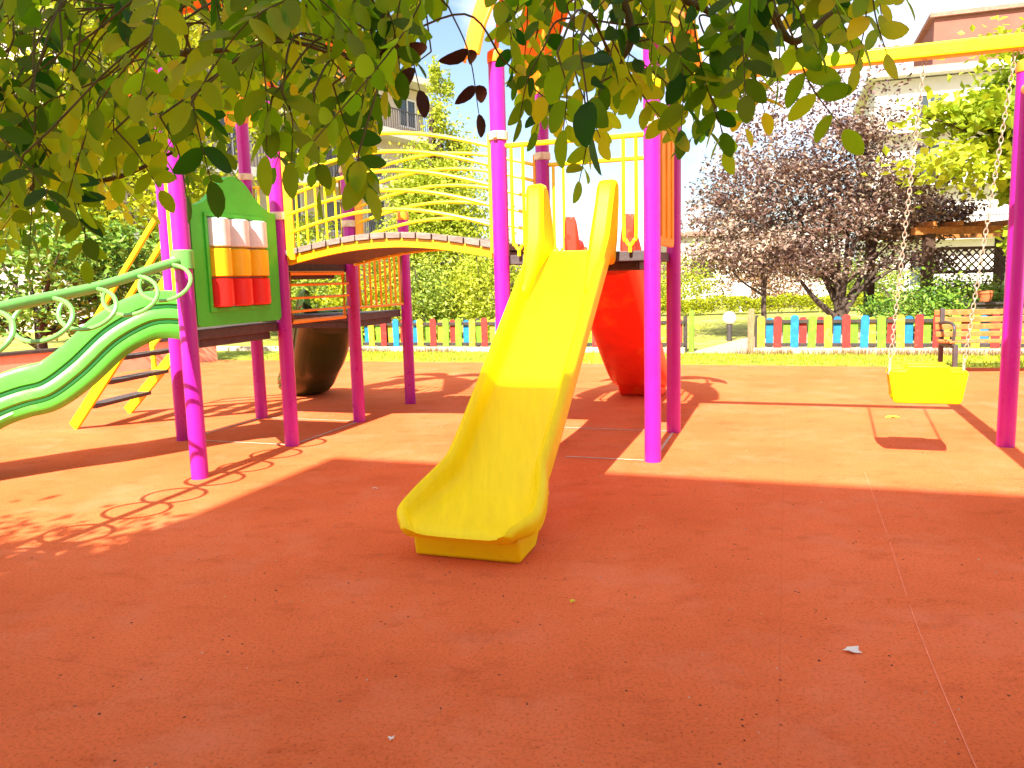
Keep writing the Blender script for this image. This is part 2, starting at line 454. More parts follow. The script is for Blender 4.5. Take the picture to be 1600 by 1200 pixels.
sp = bez([(2.25, 5.0, 0), (1.84, 3.83, 0), (1.47, 2.81, 0), (1.20, 1.98, 0), (1.0, 1.3, 0)], 6)
for i in range(len(sp) - 1): strip(sp[i], sp[i + 1] + (sp[i + 1] - sp[i]).normalized() * 0.001, 0.0034, 0.003)
tag(mb.build('floor_seam', M['seam'], smooth=0), kind='structure')
# low swellings in the floor where the rubber has lifted
mb = MB()
def swell(cx, cy, rx, ry, h):
    rings = []
    for i in range(7):
        r = 1 - i / 6
        rings.append([Vector((cx + rx * r * math.cos(a), cy + ry * r * math.sin(a), 0.0005 + h * (1 - r * r) ** 1.5)) for a in [2 * math.pi * k / 24 for k in range(24)]])
    mb.loft(rings)
swell(1.48, 2.99, 0.24, 0.060, 0.017)
swell(1.78, 3.72, 0.20, 0.07, 0.012)
tag(mb.build('floor_bump', M['rubber'], smooth=60), kind='structure')

# ------------------------------------------------------------------ the play structure
H_POST, Z_HI, Z_LO, R_POST = 2.82, 1.46, 1.0, 0.057
PLAY = thing('play_structure', W(S / 2, S / 2), 'large magenta, yellow and green playground structure with two towers, an arched bridge and four slides', 'play structure')

def post(p, h=H_POST, collars=()):
    mb = MB()
    mb.lathe([(R_POST, 0), (R_POST, h * 0.33), (R_POST, h * 0.66), (R_POST, h)], p, 24)
    o = mb.build('post', M['magenta'], PLAY)
    c = MB(); c.lathe([(R_POST + 0.006, h - 0.035), (R_POST + 0.008, h), (R_POST + 0.004, h + 0.035), (R_POST - 0.02, h + 0.055)], p, 24)
    c.build('cap', M['orange_cap'], o)
    for z in collars:
        k = MB(); k.lathe([(R_POST + 0.004, z - 0.03), (R_POST + 0.012, z - 0.026), (R_POST + 0.012, z + 0.026), (R_POST + 0.004, z + 0.03)], p, 24)
        k.box(p + UP * z - U * 0.0 - V * (R_POST + 0.02), 0.03, 0.03, 0.04, U, V, UP)
        k.build('clamp', M['collar'], o)
    return o
post(W(0, 0), collars=(2.29,)); post(W(S, 0), collars=(2.29,)); post(W(S, S), collars=(2.29,)); post(W(0, S), collars=(2.29,))
post(B0, collars=(1.82,)); post(C0, collars=(1.82, 2.3)); post(D0, collars=(2.3,)); post(E0, collars=(2.3,)); post(A0, collars=(1.47,)); post(J0, h=1.95, collars=(1.6,))

def deck(poly, z, t=0.07):
    mb = MB()
    n = len(poly)
    top = [Vector((p.x, p.y, z)) for p in poly]; bot = [Vector((p.x, p.y, z - t)) for p in poly]
    mb.add(top + bot, [tuple(range(n)), tuple(range(2 * n - 1, n - 1, -1))] + [(i, n + i, n + (i + 1) % n, (i + 1) % n) for i in range(n)])
    # stiffening ribs below
    c = sum(poly, Vector((0, 0, 0))) / n
    for k in range(n):
        a, b = poly[k], poly[(k + 1) % n]
        m0, m1 = a.lerp(c, 0.18), b.lerp(c, 0.18)
        mb.bar(m0 + UP * (z - t - 0.03), m1 + UP * (z - t - 0.03), 0.03, 0.058)
    return mb.build('platform', M['deck_metal'], PLAY, bevel=0.006)
i_ = 0.03
deck([W(i_, i_), W(S - i_, i_), W(S - i_, S - i_), W(i_, S - i_)], Z_HI)
deck([E0 + (U + V) * i_, B0 + (V - U) * i_, C0 - (U + V) * i_, D0 + (U - V) * i_], Z_HI)
deck([E0 + U * 0.05 - V * 0.03, A0 - U * 0.03 + V * 0.08, B0 - V * 0.03 - U * 0.03], Z_LO)
deck([D0 + U * 0.05 + V * 0.03, C0 + V * 0.03 - U * 0.03, J0 - U * 0.03 - V * 0.08], Z_LO)

# ---- roofs: four drooping petals on a hub, one per corner
def roof(c, zt=3.62):
    hub = MB(); hub.lathe([(0.03, zt - 0.10), (0.13, zt - 0.09), (0.16, zt - 0.03), (0.13, zt + 0.03), (0.05, zt + 0.09), (0.02, zt + 0.16)], c, 20)
    r = hub.build('roof', M['orange_cap'], PLAY)
    prof = [(0.08, zt + 0.01, 0.07), (0.25, zt + 0.035, 0.13), (0.45, zt + 0.01, 0.185), (0.62, zt - 0.09, 0.205), (0.76, zt - 0.24, 0.20), (0.87, zt - 0.42, 0.175), (0.945, zt - 0.62, 0.145), (0.985, zt - 0.82, 0.12)]
    for q in range(4):
        d = (U * (1 if q in (0, 1) else -1) + V * (1 if q in (1, 2) else -1)).normalized()
        s_ = d.cross(UP)
        rings = []
        for i, (rr, z, hw) in enumerate(prof):
            a, b = prof[max(i - 1, 0)], prof[min(i + 1, len(prof) - 1)]
            tn = (d * (b[0] - a[0]) + UP * (b[1] - a[1])).normalized()
            nn = s_.cross(tn)
            if nn.z < 0 and nn.dot(d) < 0: nn = -nn
            base = c + d * rr + UP * z
            topl, botl = [], []
            for k in range(9):
                w = -1 + 2 * k / 8
                drop = 0.055 * (w * w) * (hw / 0.2)
                topl.append(base + s_ * w * hw - nn * drop + nn * 0.012)
                botl.append(base + s_ * w * hw - nn * drop - nn * 0.012)
            rings.append(topl + botl[::-1])
        p = MB(); p.loft(rings)
        p.build('petal', M['orange_cap'], r, bevel=0.004)
        leg = MB(); leg.tube(bez([c + d * 0.765 + UP * (H_POST + 0.05), c + d * 0.70 + UP * (zt - 0.38), c + d * 0.55 + UP * (zt - 0.14), c + d * 0.12 + UP * (zt - 0.05)], 5), 0.018, 8)
        leg.build('roof_strut', M['orange_cap'], r)
roof(W(S / 2, S / 2))
roof((B0 + D0) / 2)

# ---- slides
def slide(org, d, prof, hw, wall, m, name_label, widen=None, lobes=0.0, lip=True, under=0.06, belly=1.05):
    """org: top centre on the ground plan; d: run direction; prof: (t, z) of the bed"""
    d = d.normalized(); s_ = d.cross(UP)
    P = bez([Vector((t, z, 0)) for t, z in prof], 6)
    L = P[-1].x
    rings = []
    k = len(P)
    for i, p in enumerate(P):
        a, b = P[max(i - 1, 0)], P[min(i + 1, k - 1)]
        tn = (b - a).normalized()
        nn = Vector((-tn.y, tn.x, 0))
        if nn.y < 0: nn = -nn
        f = p.x / L
        h, w = wall, hw
        if widen:
            g = max(0.0, (f - widen[0]) / (1 - widen[0]))
            w = hw * (1 + widen[1] * math.sin(min(1, g * 1.25) * math.pi / 2) * 1.0) * (1 - (widen[2] * (max(0, g - 0.70) / 0.30) ** 2.4 if lip else 0))
            h = wall * (1 - 0.72 * g ** 1.8)
        u_ = under * (1 - 0.5 * f)
        half = [(-0.30 * w, -0.004), (-0.62 * w, 0.0), (-w + 0.078, 0.010 + 0.02 * h), (-w + 0.064, 0.35 * h), (-w + 0.056, 0.80 * h), (-w + 0.046, h), (-w + 0.030, h + 0.012), (-w + 0.010, h + 0.004), (-w - 0.001, 0.86 * h)]
        if lobes:
            half += [(-w - 0.006, 0.66 * h), (-w + 0.016, 0.58 * h), (-w + 0.016, 0.54 * h), (-w - 0.008, 0.46 * h), (-w - 0.012, 0.22 * h), (-w + 0.012, 0.12 * h), (-w + 0.012, 0.07 * h), (-w - 0.004, -0.01)]
        else:
            half += [(-w - 0.001, 0.5 * h), (-w, 0.15 * h)]
        half += [(-w + 0.006, -u_ * 0.55), (-w + 0.035, -u_), (-0.72 * w, -u_ * (1 + (belly - 1) * 0.55)), (-0.4 * w, -u_ * (1 + (belly - 1) * 0.9))]
        sec = [(0, -0.005)] + half + [(0, -u_ * belly)] + [(-x, y) for x, y in half[::-1]]
        rings.append([org + s_ * x + d * (p.x + nn.x * y) + UP * (p.y + nn.y * y) for x, y in sec])
    mb = MB()
    if lobes:
        n = len(rings[0])
        mb.loft(rings)
    else:
        mb.loft(rings)
    o = mb.build('slide', m, PLAY, smooth=50, label=name_label)
    return o

YP = [(-0.05, 1.475), (0.03, 1.475), (0.13, 1.425), (0.45, 1.19), (0.9, 0.855), (1.35, 0.52), (1.58, 0.355), (1.78, 0.245), (1.98, 0.190), (2.12, 0.172), (2.19, 0.168), (2.24, 0.158), (2.26, 0.142)]
yel = slide(W(S / 2 + 0.015, -0.02), -V, YP, 0.272, 0.118, M['yellow_slide'], 'yellow straight slide facing the viewer', widen=(0.745, 0.30, 0.26))
def fin(org, d, side, m, parent, hw, top=1.93):
    d = d.normalized(); s_ = d.cross(UP)
    poly = [(-0.06, 1.36), (-0.06, 1.55), (-0.035, 1.80), (0.0, top - 0.03), (0.04, top), (0.12, top), (0.165, top - 0.04), (0.20, top - 0.16), (0.27, 1.56), (0.40, 1.385), (0.56, 1.225), (0.54, 1.14), (0.30, 1.31), (0.10, 1.42)]
    mb = MB()
    # a hollow-moulded cheek that leans outwards a little
    n = len(poly)
    vs = []
    for t in (-1, 1):
        for (x, z) in poly:
            th = 0.062 if z > 1.5 else 0.052 if z > 1.35 else 0.030
            lean = 0.035 * max(0, (z - 1.45) / 0.5)
            vs.append(org + d * x + UP * z + s_ * (side * (hw - 0.055 + lean) + t * th))
    mb.add(vs, [tuple(range(n - 1, -1, -1)), tuple(range(n, 2 * n))] + [(i, (i + 1) % n, n + (i + 1) % n, n + i) for i in range(n)])
    return mb.build('side_fin', m, parent, bevel=0.028)
for sd in (-1, 1): fin(W(S / 2 + 0.015, -0.02), -V, sd, M['yellow'], yel, 0.272)
# foot under the run-out
ft = MB()
o_ = W(S / 2 + 0.015, -0.02)
poly = [(1.66, 0.24), (1.80, 0.185), (2.17, 0.12), (2.15, 0.0), (1.90, 0.0), (1.84, 0.06), (1.76, 0.13), (1.64, 0.20)]
ft.prism(poly, o_, -V, UP, (-V).cross(UP), 0.53)
ft.build('slide_foot', M['yellow'], yel, bevel=0.018)

rp = [(-0.05, 1.475), (0.03, 1.475), (0.13, 1.425), (0.45, 1.18), (0.9, 0.82), (1.35, 0.49), (1.58, 0.33), (1.78, 0.225), (1.98, 0.175), (2.14, 0.165), (2.22, 0.150)]
ro = W(S / 2 - 0.06, S + 0.02)
red = slide(ro, V, rp, 0.295, 0.16, M['red'], 'red slide running down behind the right tower', widen=(0.70, 0.0, 0.2), under=0.14, belly=1.3)
for sd in (-1, 1): fin(ro, V, sd, M['red'], red, 0.28, top=1.60)
ft = MB(); ft.prism(poly, ro, V, UP, V.cross(UP), 0.46); ft.build('slide_foot', M['red'], red, bevel=0.018)

WP = [(-0.04, 1.02), (0.06, 1.03), (0.18, 1.01), (0.38, 0.90), (0.60, 0.70), (0.80, 0.56), (0.98, 0.515), (1.14, 0.455), (1.36, 0.31), (1.56, 0.18), (1.74, 0.125), (1.86, 0.11)]
gd = Vector((-0.9, -0.437, 0))
go = (E0 + A0) / 2 + gd * 0.05
grn = slide(go, gd, WP, 0.29, 0.23, M['green'], 'green wave slide on the left', lobes=1, widen=(0.80, 0.06, 0.10), under=0.10)
od = Vector((-0.45, 0.893, 0)).normalized()
oo = (J0 + D0) / 2 + od * 0.05
OP = [(-0.04, 1.02), (0.06, 1.03), (0.16, 1.0), (0.34, 0.84), (0.54, 0.62), (0.74, 0.46), (0.92, 0.36), (1.08, 0.26), (1.26, 0.15), (1.44, 0.115), (1.58, 0.11)]
grn_shaded = slide(oo, od, OP, 0.29, 0.2, M['green_shaded'], 'green slide with shade painted into its colour between the left tower posts', lobes=1, widen=(0.80, 0.06, 0.10), under=0.12, belly=2.0)

# groove lines along both sides of the two wave slides
def groove(sl, org, d, prof, hw, wall):
    d = d.normalized(); s_ = d.cross(UP)
    P = bez([Vector((t, z, 0)) for t, z in prof], 6)
    for side in (-1, 1):
        for fr, wdt in ((0.56, 0.0), (0.095, 0.0)):
            mb = MB(); rings = []
            for i, p in enumerate(P):
                a, b = P[max(i - 1, 0)], P[min(i + 1, len(P) - 1)]
                tn = (b - a).normalized(); nn = Vector((-tn.y, tn.x, 0))
                if nn.y < 0: nn = -nn
                f = p.x / P[-1].x
                g = max(0.0, (f - 0.8) / 0.2)
                w = hw * (1 + 0.06 * math.sin(min(1, g * 1.25) * math.pi / 2)) * (1 - 0.10 * (max(0, g - 0.70) / 0.30) ** 2.4); h = wall * (1 - 0.72 * g ** 1.8)
                sec = [(w - 0.001, fr * h + 0.009), (w - 0.006, fr * h + 0.009), (w - 0.006, fr * h - 0.009), (w - 0.001, fr * h - 0.009)]
                rings.append([org + s_ * side * x + d * (p.x + nn.x * y) + UP * (p.y + nn.y * y) for x, y in sec])
            mb.loft(rings)
            mb.build('groove', M['dark_groove'], sl, smooth=0)
groove(grn, go, gd, WP, 0.29, 0.23); groove(grn_shaded, oo, od, OP, 0.29, 0.2)

# ---- arched bridge between the towers
def on_bridge(t, side, z=0.0):
    """t 0..1 from left tower to right tower; side 0 near .. 1 far"""
    a = B0.lerp(C0, side); b = W(0, 0).lerp(W(0, S), side)
    p = a.lerp(b, t)
    return p + UP * (Z_HI + 0.02 + 0.135 * math.sin(math.pi * (0.04 + 0.92 * t)) + z)
bd = (W(0, 0) - B0).normalized()
br = MB()
for sd in (0.035, 0.965):
    rings = []
    for i in range(25):
        t = 0.03 + 0.94 * i / 24
        c = on_bridge(t, sd, -0.035)
        rings.append([c + V * y + UP * z for y, z in ((-0.02, -0.033), (0.02, -0.033), (0.02, 0.033), (-0.02, 0.033))])
    br.loft(rings)
bridge = br.build('bridge', M['yellow_paint'], PLAY, bevel=0.004, label='arched plank bridge with yellow rails between the two towers')
us = MB(); rings = []
for i in range(21):
    t = 0.03 + 0.94 * i / 20
    rings.append([on_bridge(t, 0.09, -0.055), on_bridge(t, 0.91, -0.055), on_bridge(t, 0.91, -0.015), on_bridge(t, 0.09, -0.015)])
us.loft(rings); us.build('under_deck', M['deck_metal'], bridge)
random.seed(3)
NPL = 14
for i in range(NPL):
    t0, t1 = (i + 0.04) / NPL, (i + 0.96) / NPL
    t0, t1 = 0.02 + 0.96 * t0, 0.02 + 0.96 * t1
    j = random.uniform(-0.004, 0.004)
    a, b, c, d = on_bridge(t0, -0.008 + j), on_bridge(t1, -0.008 + j), on_bridge(t1, 1.008 + j), on_bridge(t0, 1.008 + j)
    q = MB(); q.add([a, b, c, d, a + UP * 0.045, b + UP * 0.045, c + UP * 0.045, d + UP * 0.045], [(3, 2, 1, 0), (4, 5, 6, 7), (0, 1, 5, 4), (1, 2, 6, 5), (2, 3, 7, 6), (3, 0, 4, 7)])
    q.build('plank', M['plank'], bridge, bevel=0.004)
for sd in (0.0, 1.0):
    for z in (0.16, 0.30, 0.44, 0.58, 0.71):
        q = MB()
        q.tube([on_bridge(t, sd, z + 0.05 * math.sin(math.pi * t)) for t in [0.045 + 0.91 * i / 22 for i in range(23)]], 0.0145, 8)
        q.build('handrail', M['yellow_paint'], bridge)
    for t in (0.055, 0.962):
        q = MB(); q.box(on_bridge(t, sd, 0.38), 0.075 if t < .5 else 0.026, 0.022, 0.84, bd, V, UP)
        q.build('rail_plate', M['orange_panel'], bridge, bevel=0.006)

# ---- barriers of bars
def hoop(p, along, z0, z1, w, m, r=0.013):
    a, b = p - along * w / 2, p + along * w / 2
    mb = MB()
    mb.tube(bez([a + UP * z1, a + UP * (z0 + 0.12), a + UP * (z0 + 0.05) + along * 0.015, p + UP * (z0 + 0.015), b + UP * (z0 + 0.05) - along * 0.015, b + UP * (z0 + 0.12), b + UP * z1], 6), r, 8)
    mb.tube([p + UP * (z0 - 0.03), p + UP * (z0 + 0.02)], r, 8)
    return mb.build('safety_bar', m, PLAY)
zt = 2.22
for b_, m in ((-0.0, M['yellow_paint']), (S, M['yellow_paint'])):
    for a_ in (0.135, S - 0.15): hoop(W(a_, b_), U, Z_HI + 0.02, zt, 0.085, m)
    q = MB(); q.tube([W(0.05, b_, zt), W(S - 0.05, b_, zt)], 0.018, 10)
    q.build('crossbar', m, PLAY)
# solid panel on the right side of the right tower
poly = [(0.13, 1.50), (0.10, 1.53), (0.10, 2.30), (0.13, 2.36), (S - 0.13, 2.36), (S - 0.10, 2.30), (S - 0.10, 1.53), (S - 0.13, 1.50)]
pn = MB(); pn.prism(poly, W(S, 0), V, UP, U, 0.035)
panel = pn.build('side_panel', M['orange_panel'], PLAY, bevel=0.008)
for k in (0.28, 0.54, 0.80):
    q = MB(); q.box(W(S - 0.021, k, 1.93), 0.02, 0.03, 0.74, U, V, UP); q.box(W(S + 0.021, k, 1.93), 0.02, 0.03, 0.74, U, V, UP); q.build('panel_rib', M['orange_panel'], panel, bevel=0.005)
def bars(p, q, z0, z1, n, m, name='barrier', r=0.011, horiz=False):
    d = (q - p).normalized(); L = (q - p).length
    fr = MB()
    p2, q2 = p + d * 0.08, q - d * 0.08
    if not horiz:
        fr.tube([p2 + UP * z0, q2 + UP * z0, q2 + UP * z1, p2 + UP * z1], r * 1.3, 8, closed=True)
        o = fr.build(name, m, PLAY)
        for i in range(n):
            x = p2.lerp(q2, (i + 0.5) / n)
            k = MB(); k.tube([x + UP * z0, x + UP * z1], r, 8); k.build('bar', m, o)
    else:
        pa, pb = p2 + d * 0.02, q2 - d * 0.08; fr.tube([pa + UP * (z0 - 0.03), pa + UP * (z1 + 0.04), pb + UP * (z1 + 0.04), pb + UP * (z0 - 0.03)], 0.02, 8, closed=True)
        o = fr.build(name, m, PLAY, bevel=0.003)
        for i in range(n):
            z = z0 + (z1 - z0) * (i + 0.5) / n
            k = MB(); k.tube([p2 + UP * z, q2 + UP * z], r, 8); k.build('bar', m, o)
    return o
bars(C0, J0, Z_LO + 0.06, Z_LO + 0.56, 9, M['orange_panel'])
bars(B0, C0, Z_LO + 0.02, Z_HI - 0.12, 3, M['orange_panel'], horiz=True)
bars(D0, C0, Z_HI + 0.08, Z_HI + 0.74, 9, M['yellow_paint'])
st = MB(); st.box(E0 - V * 0.02 + U * 0.075 + UP * 1.62, 0.09, 0.03, 1.2, U, V, UP)
st.build('rail_plate', M['yellow_paint'], PLAY, bevel=0.006)
st = MB(); st.box(E0 + V * 0.11 + UP * 1.72, 0.03, 0.10, 0.95, U, V, UP)
st.build('rail_plate', M['yellow_paint'], PLAY, bevel=0.006)

# ---- green game panel with turning barrels between posts A and B
pl0 = A0 + V * 0.07
def P_(x, z): return (x, z)
Lp = S - 0.14
prof = [(0.0, 1.04), (0.03, 1.02), (Lp - 0.03, 1.02), (Lp, 1.04), (Lp, 1.83), (Lp - 0.06, 1.835), (Lp - 0.16, 1.87), (Lp - 0.25, 1.935), (Lp - 0.33, 2.01), (Lp - 0.40, 2.05), (Lp / 2, 2.065), (0.40, 2.05), (0.33, 2.01), (0.25, 1.935), (0.16, 1.87), (0.06, 1.835), (0.0, 1.83)]
wx0, wx1, wz0, wz1 = 0.155, Lp - 0.155, 1.145, 1.765
gp = MB()
hole = [(wx0, wz0), (wx1, wz0), (wx1, wz1), (wx0, wz1)]
th = 0.05
# outer outline with the window cut out: two side strips, a sill and a head
def slab(poly): gp.prism(poly, pl0, V, UP, U, th)
slab([(0.0, 1.04), (0.03, 1.02), (wx0, 1.02), (wx0, 1.849), (0.16, 1.87), (0.06, 1.835), (0.0, 1.83)][:4] + [(wx0, 1.865), (0.06, 1.835), (0.0, 1.83)])
gp.v.clear(); gp.f.clear(); gp.mi.clear()
slab([(0.0, 1.04), (0.03, 1.02), (wx0, 1.02), (wx0, 1.868), (0.06, 1.835), (0.0, 1.83)])
slab([(wx1, 1.02), (Lp - 0.03, 1.02), (Lp, 1.04), (Lp, 1.83), (Lp - 0.06, 1.835), (wx1, 1.868)])
slab([(wx0, 1.02), (wx1, 1.02), (wx1, wz0), (wx0, wz0)])
slab([(wx0, wz1), (wx1, wz1), (wx1, 1.868), (Lp - 0.25, 1.935), (Lp - 0.33, 2.01), (Lp - 0.40, 2.05), (Lp / 2, 2.065), (0.40, 2.05), (0.33, 2.01), (0.25, 1.935), (wx0, 1.868)])
gpo = gp.build('game_panel', M['green_panel'], PLAY, smooth=0, label='green gable-shaped panel with white, yellow and red barrels')
rim = MB()
for (a, b, c, d) in ((wx0 - 0.03, wz0 - 0.03, wx1 + 0.03, wz0), (wx0 - 0.03, wz1, wx1 + 0.03, wz1 + 0.03), (wx0 - 0.03, wz0, wx0, wz1), (wx1, wz0, wx1 + 0.03, wz1)):
    rim.box(pl0 + V * (a + c) / 2 + UP * (b + d) / 2, 0.075, c - a, d - b, U, V, UP)
rim.build('window_rim', M['green_panel'], gpo, bevel=0.004)
cw, ch = (wx1 - wx0) / 3, (wz1 - wz0) / 3
for r_, m in enumerate((M['barrel_red'], M['barrel_yellow'], M['white_plastic'])):
    for c_ in range(3):
        k = MB()
        R = cw * 0.49
        rr = [(R * 0.8, 0.004), (R, 0.012), (R, ch - 0.012), (R * 0.8, ch - 0.004)]
        k.lathe(rr, pl0 + V * (wx0 + cw * (c_ + 0.5)) + UP * (wz0 + ch * r_), 20)
        k.build('barrel', m, gpo)

# ---- loop climber reaching out from post A
cl = MB()
cpts = bez([A0 + UP * 1.47, A0 + Vector((-0.06, -0.25, 1.42)), (-2.32, 4.55, 1.31), (-2.47, 3.95, 1.225), (-2.62, 3.4, 1.13), (-2.75, 2.95, 0.93), (-2.85, 2.62, 0.55), (-2.9, 2.5, 0.0)], 10)
cl.tube(cpts, 0.030, 14)
cl.lathe([(R_POST + 0.004, 1.41), (R_POST + 0.014, 1.415), (R_POST + 0.014, 1.53), (R_POST + 0.004, 1.535)], A0, 20)
clo = cl.build('loop_climber', M['lime'], PLAY, label='lime green curved pole with ring steps')
ax = Vector((-0.95, 0.31, 0))
acc = 0.0; nxt = 0.22
for i in range(1, len(cpts)):
    acc += (cpts[i] - cpts[i - 1]).length
    if acc > nxt and cpts[i].z > 0.35:
        nxt += 0.335
        tn = (cpts[i] - cpts[i - 1]).normalized()
        side = tn.cross(UP).normalized(); dn = side.cross(tn)
        if dn.z > 0: dn = -dn
        c = cpts[i] + dn * 0.105 + UP * 0.0
        k = MB()
        ring = []
        for j in range(28):
            a = 2 * math.pi * j / 28
            ring.append(c + side * 0.185 * math.cos(a) + (dn * 0.8 + tn * 0.6).normalized() * 0.125 * math.sin(a))
        k.tube(ring, 0.0125, 8, closed=True)
        k.build('ring_step', M['lime'], clo)

# ---- stepped ladder on the far left
f1, f2 = Vector((-4.12, 7.38, 0)), Vector((-4.03, 8.26, 0))
t1, t2 = E0 - U * 0.02 + V * 0.10 + UP * (Z_HI), D0 - U * 0.02 - V * 0.06 + UP * (Z_HI)
ld = MB()
for a, b in ((f1, t1), (f2, t2)):
    ld.bar(a + UP * 0.02, b, 0.035, 0.10, side=V)
lad = ld.build('ladder', M['yellow_paint'], PLAY, bevel=0.005, label='yellow ladder with dark treads on the far left')
NT = 6
for i in range(NT):
    t = (i + 0.95) / (NT + 0.35)
    a, b = f1.lerp(t1, t), f2.lerp(t2, t)
    k = MB(); k.bar(a.lerp(b, 0.0), a.lerp(b, 1.0), 0.16, 0.035, side=(t1 - f1).cross(UP).cross(UP)); k.build('tread', M['deck_metal'], lad, bevel=0.004)
for a, b in ((f1, t1), (f2, t2)):
    d = (b - a)
    lo = a + d * 0.26
    for off in (0.34, 0.60):
        k = MB(); k.bar(lo + UP * off - d * 0.02, b + UP * off, 0.03, 0.045, side=V); k.build('handrail', M['yellow_paint'], lad, bevel=0.005)
    k = MB(); k.bar(lo + UP * 0.0 - d * 0.01, lo + UP * 0.62 - d * 0.01, 0.03, 0.045, side=V); k.build('rail_post', M['yellow_paint'], lad, bevel=0.004)

# ------------------------------------------------------------------ swing frame and swing
zb = 2.56
bm0 = MB(); bstart, bend = W(S + 0.07, 0, zb), W(3.52, 0, zb)
bm0.bar(bstart, bend, 0.085, 0.085)
SW = bm0.build('swing_beam', M['yellow_paint'], PLAY, bevel=0.012, label='long yellow swing beam reaching to the right from the right tower')
pr = Vector((3.55, 5.64, 0))
for base, top, tl in ((pr, pr + UP * 2.62, 0), (pr - V * 2.05, pr - V * 2.05 + UP * 2.62, 0)):
    k = MB(); k.tube([base, base.lerp(top, 0.5), top], 0.060, 24); k.cur = 1; k.lathe([(0.066, 2.59), (0.068, 2.62), (0.06, 2.655), (0.04, 2.67)], base, 20); k.build('swing_post', [M['magenta'], M['orange_cap']], SW)
k = MB(); k.tube([pr + UP * 2.47, pr - V * 2.05 + UP * 2.47], 0.040, 14); k.build('top_rail', M['yellow_paint'], SW)
k = MB(); k.lathe([(R_POST + 0.014, zb - 0.06), (R_POST + 0.02, zb - 0.05), (R_POST + 0.02, zb + 0.05), (R_POST + 0.014, zb + 0.06)], W(S, 0), 20); k.build('clamp', M['yellow_paint'], SW)

sc_ = Vector((2.77, 5.29, 0.40))
SWG = thing('swing', sc_, 'yellow bucket swing seat hanging on two long chains', 'swing')
tilt = V.lerp(UP, 0.0)
front = [(-0.205, 0.02), (-0.195, 0.0), (0.195, 0.0), (0.205, 0.02), (0.235, 0.20), (0.225, 0.225), (0.14, 0.225), (0.125, 0.25), (0.11, 0.258), (-0.11, 0.258), (-0.125, 0.25), (-0.14, 0.225), (-0.225, 0.225), (-0.235, 0.20)]
sb = MB()
sb.prism(front, sc_ - V * 0.085, U, UP, V, 0.035)
sb.prism(front, sc_ + V * 0.085, U, UP, V, 0.035)
sb.box(sc_ + UP * 0.016, 0.40, 0.14, 0.032, U, V, UP)
for sd in (-1, 1):
    q = [(-0.07, 0.03), (0.07, 0.03), (0.07, 0.20), (-0.07, 0.20)]
    sb.prism(q, sc_ + U * sd * 0.203, V, UP, U, 0.03)
sb.build('seat', M['yellow'], SWG, bevel=0.012)
for sd in (-1, 1):
    top = W(2.93 + sd * 0.235, 0, zb - 0.045)
    bot = sc_ + U * sd * 0.222 + UP * 0.255
    ch_ = MB()
    d = (top - bot); n = int(d.length / 0.034); dn = d.normalized()
    s1 = dn.cross(V).normalized(); s2 = dn.cross(s1)
    for i in range(n):
        c = bot + d * (i + 0.5) / n
        sv = s1 if i % 2 else s2
        ch_.tube([c + dn * 0.0215 * math.cos(a) + sv * 0.0115 * math.sin(a) for a in [2 * math.pi * j / 10 for j in range(10)]], 0.0034, 5, closed=True)
    ch_.build('chain', M['steel'], SWG)
    hk = MB(); hk.tube([bot + UP * 0.02, bot - UP * 0.07], 0.009, 8); hk.tube([bot - UP * 0.07 - V * 0.07, bot - UP * 0.07 + V * 0.07], 0.011, 8); hk.build('chain_bracket', M['steel'], SWG)

# ------------------------------------------------------------------ picket fences
SEQ = ['p_yellow', 'p_blue', 'p_red', 'p_green', 'p_blue', 'p_yellow', 'p_green', 'p_red']
def picket_mesh(m, z0, z1, w, off):
    poly = [(-w / 2, z0 + 0.015), (-w / 2 + 0.015, z0), (w / 2 - 0.015, z0), (w / 2, z0 + 0.015), (w / 2, z1 - 0.035), (w / 2 - 0.018, z1 - 0.008), (w / 2 - 0.04, z1), (-w / 2 + 0.04, z1), (-w / 2 + 0.018, z1 - 0.008), (-w / 2, z1 - 0.035)]
    mb = MB(); mb.prism(poly, Vector((0, off, 0)), (1, 0, 0), (0, 0, 1), (0, 1, 0), 0.018)
    me_o = mb.build('picket', M[m], None, bevel=0.003)
    return me_o
PROTO = {}
for k, m in enumerate(('p_yellow', 'p_blue', 'p_red', 'p_green')):
    PROTO[(m, 0)] = picket_mesh(m, 0.035, 0.585, 0.118, -0.032)
    PROTO[(m, 1)] = picket_mesh(m, 0.085, 0.555, 0.112, 0.032)
UROT = math.atan2(U.y, U.x)
def fence(a0, a1, b, label, seed, step=0.127):
    random.seed(seed)
    c = W((a0 + a1) / 2, b)
    root = thing('picket_fence', c, label, 'fence', 'picket fences round the playground')
    mb = MB()
    for z in (0.12, 0.49): mb.box(W((a0 + a1) / 2, b, z), a1 - a0, 0.036, 0.055, U, V, UP)
    mb.build('rail', M['dark_wood'], root, bevel=0.004)
    x = a0
    while x <= a1 + 0.001:
        k = MB(); k.box(W(x, b + 0.062, 0.28), 0.06, 0.06, 0.62, U, V, UP); k.build('fence_post', M['dark_wood'], root, bevel=0.004)
        x += (a1 - a0) / max(1, round((a1 - a0) / 2.0))
    n = int((a1 - a0) / step)
    for i in range(n):
        m = SEQ[(i + seed) % 8]
        if random.random() < 0.12: m = random.choice(['p_yellow', 'p_red', 'p_green'])
        o = PROTO[(m, i % 2)].copy(); COL.objects.link(o)
        o.parent = root
        p = W(a0 + step * (i + 0.5) + random.uniform(-0.006, 0.006), b, random.uniform(-0.012, 0.012))
        o.location = p - c
        o.rotation_euler = (random.uniform(-0.03, 0.03), random.uniform(-0.035, 0.035), UROT)
    return root
FB = 7.95
fence(-7.05, 0.36, FB, 'low rainbow picket fence running behind the play structure left of the gateway', 1)
